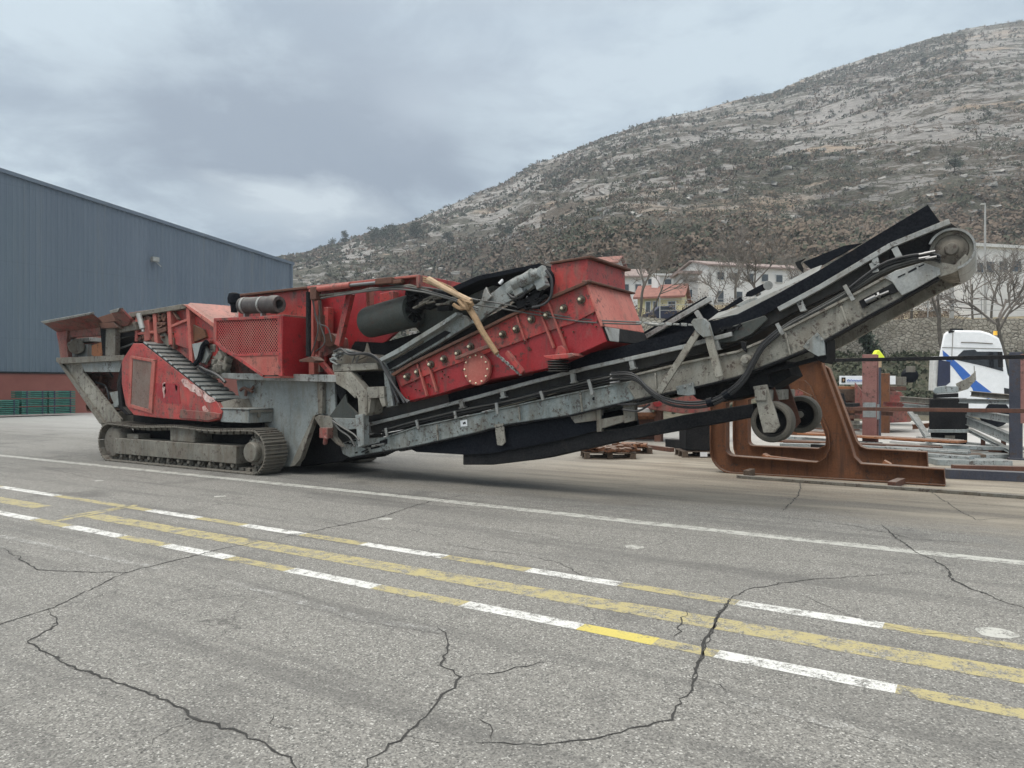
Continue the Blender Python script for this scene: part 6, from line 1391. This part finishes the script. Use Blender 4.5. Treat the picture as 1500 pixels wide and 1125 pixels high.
def blob(px, py, lo, hi, sx=1., sy=1.):
    """cosine blob round a sky direction, stretched sideways"""
    d_ = ray(px, py).normalized(); v1 = t.n('ShaderNodeVectorMath', operation='DOT_PRODUCT'); t.l(tc, v1.inputs[0]); v1.inputs[1].default_value = d_
    v = t.n('ShaderNodeVectorMath', operation='DOT_PRODUCT'); t.l(tc, v.inputs[0]); v.inputs[1].default_value = RT
    u = t.n('ShaderNodeVectorMath', operation='DOT_PRODUCT'); t.l(tc, u.inputs[0]); u.inputs[1].default_value = UP
    a_ = t.math('MULTIPLY', t.math('SUBTRACT', v.outputs[1], d_.dot(RT)), sx); b_ = t.math('MULTIPLY', t.math('SUBTRACT', u.outputs[1], d_.z), sy)
    r2 = t.math('SQRT', t.math('ADD', t.math('POWER', t.math('ABSOLUTE', a_), 2), t.math('POWER', t.math('ABSOLUTE', b_), 2)))
    r2 = t.math('ADD', r2, t.math('MULTIPLY', t.math('SUBTRACT', cl, .5), .55))
    return t.math('MULTIPLY', t.ramp(r2, lo, hi, 1, 0), t.ramp(v1.outputs[1], 0, .3))
light_c, dark_c = (5.6, 6.65, 7.35), (2.15, 2.7, 3.5)
base = t.mix(t.ramp(cl, .42, .56), (3.7, 4.65, 5.55), light_c)
base = t.mix(t.math('MULTIPLY', blob(470, 215, .12, .34, .95, 2.0), .95), base, dark_c)
base = t.mix(t.math('MULTIPLY', blob(760, 90, .05, .28, .9, 2.2), .35), base, (4.7, 5.4, 6.2))
base = t.mix(t.math('MULTIPLY', blob(430, 298, .02, .13, 1.0, 3.5), .9), base, (6.1, 6.9, 7.4))
base = t.mix(t.math('MULTIPLY', blob(620, 160, .0, .12, 1.6, 3.5), .4), base, (5.6, 6.4, 7.2))
gz = t.ramp(sp.outputs[2], .46, .85, 1.0, 3.1)
base = t.mix(t.ramp(sp.outputs[2], .44, .7, 0, .85), base, (6.6, 6.35, 6.0))
vm = t.n('ShaderNodeVectorMath', operation='SCALE'); t.l(base, vm.inputs[0]); t.l(gz, vm.inputs['Scale'])
fin = t.mix(.95, sky.outputs[0], vm.outputs[0])
fin = t.mix(t.ramp(sp.outputs[2], -.02, .0, 1, 0), fin, (2.0, 2.0, 1.9))
bg = t.n('ShaderNodeBackground'); bg.inputs['Strength'].default_value = .10; t.l(fin, bg.inputs[0])
wo = t.n('ShaderNodeOutputWorld'); t.l(bg.outputs[0], wo.inputs[0])
ld = bpy.data.lights.new('Sun', 'SUN'); ld.energy = 1.5; ld.angle = R(26); ld.color = (1, .95, .88)
lo_ = bpy.data.objects.new('sun', ld); COL.objects.link(lo_)
sv_ = sdir * math.cos(SUN_EL) + UP * math.sin(SUN_EL); lo_.rotation_euler = (-sv_).to_track_quat('-Z', 'Y').to_euler(); lo_.location = (0, 0, 60)
# haze
HAZE = True
if HAZE:
    mh = bpy.data.materials.new('haze'); th = N(nt(mh)); pv = th.n('ShaderNodeVolumePrincipled'); pv.inputs['Color'].default_value = (.80, .87, .95, 1); pv.inputs['Density'].default_value = .0006; pv.inputs['Anisotropy'].default_value = .2
    oo = th.n('ShaderNodeOutputMaterial'); th.l(pv.outputs[0], oo.inputs['Volume']); MATS['haze'] = mh
    mb = MB(); mb.bb((-780, -60, -1.2), (780, 780, 330)); 
    hzo = obj('haze', mb, 'haze', origin=(0, 0, 0), smooth=False); struct(hzo, 'stuff'); hzo.rotation_euler = (0, 0, TROT)
cd = bpy.data.cameras.new('Camera'); cd.sensor_width = 36; cd.lens = F / 1500 * 36; cd.shift_y = (HY - 562.5) / 1500; cd.clip_end = 5000; cd.clip_start = .05
co = bpy.data.objects.new('camera', cd); COL.objects.link(co); co.location = CAM; co.rotation_euler = FW.to_track_quat('-Z', 'Y').to_euler(); SC.camera = co
SC.view_settings.view_transform = 'Standard'; SC.view_settings.look = 'None'; SC.view_settings.exposure = .32; SC.view_settings.gamma = 1
SC.cycles.max_bounces = 6; SC.cycles.volume_bounces = 0; SC.cycles.transparent_max_bounces = 8
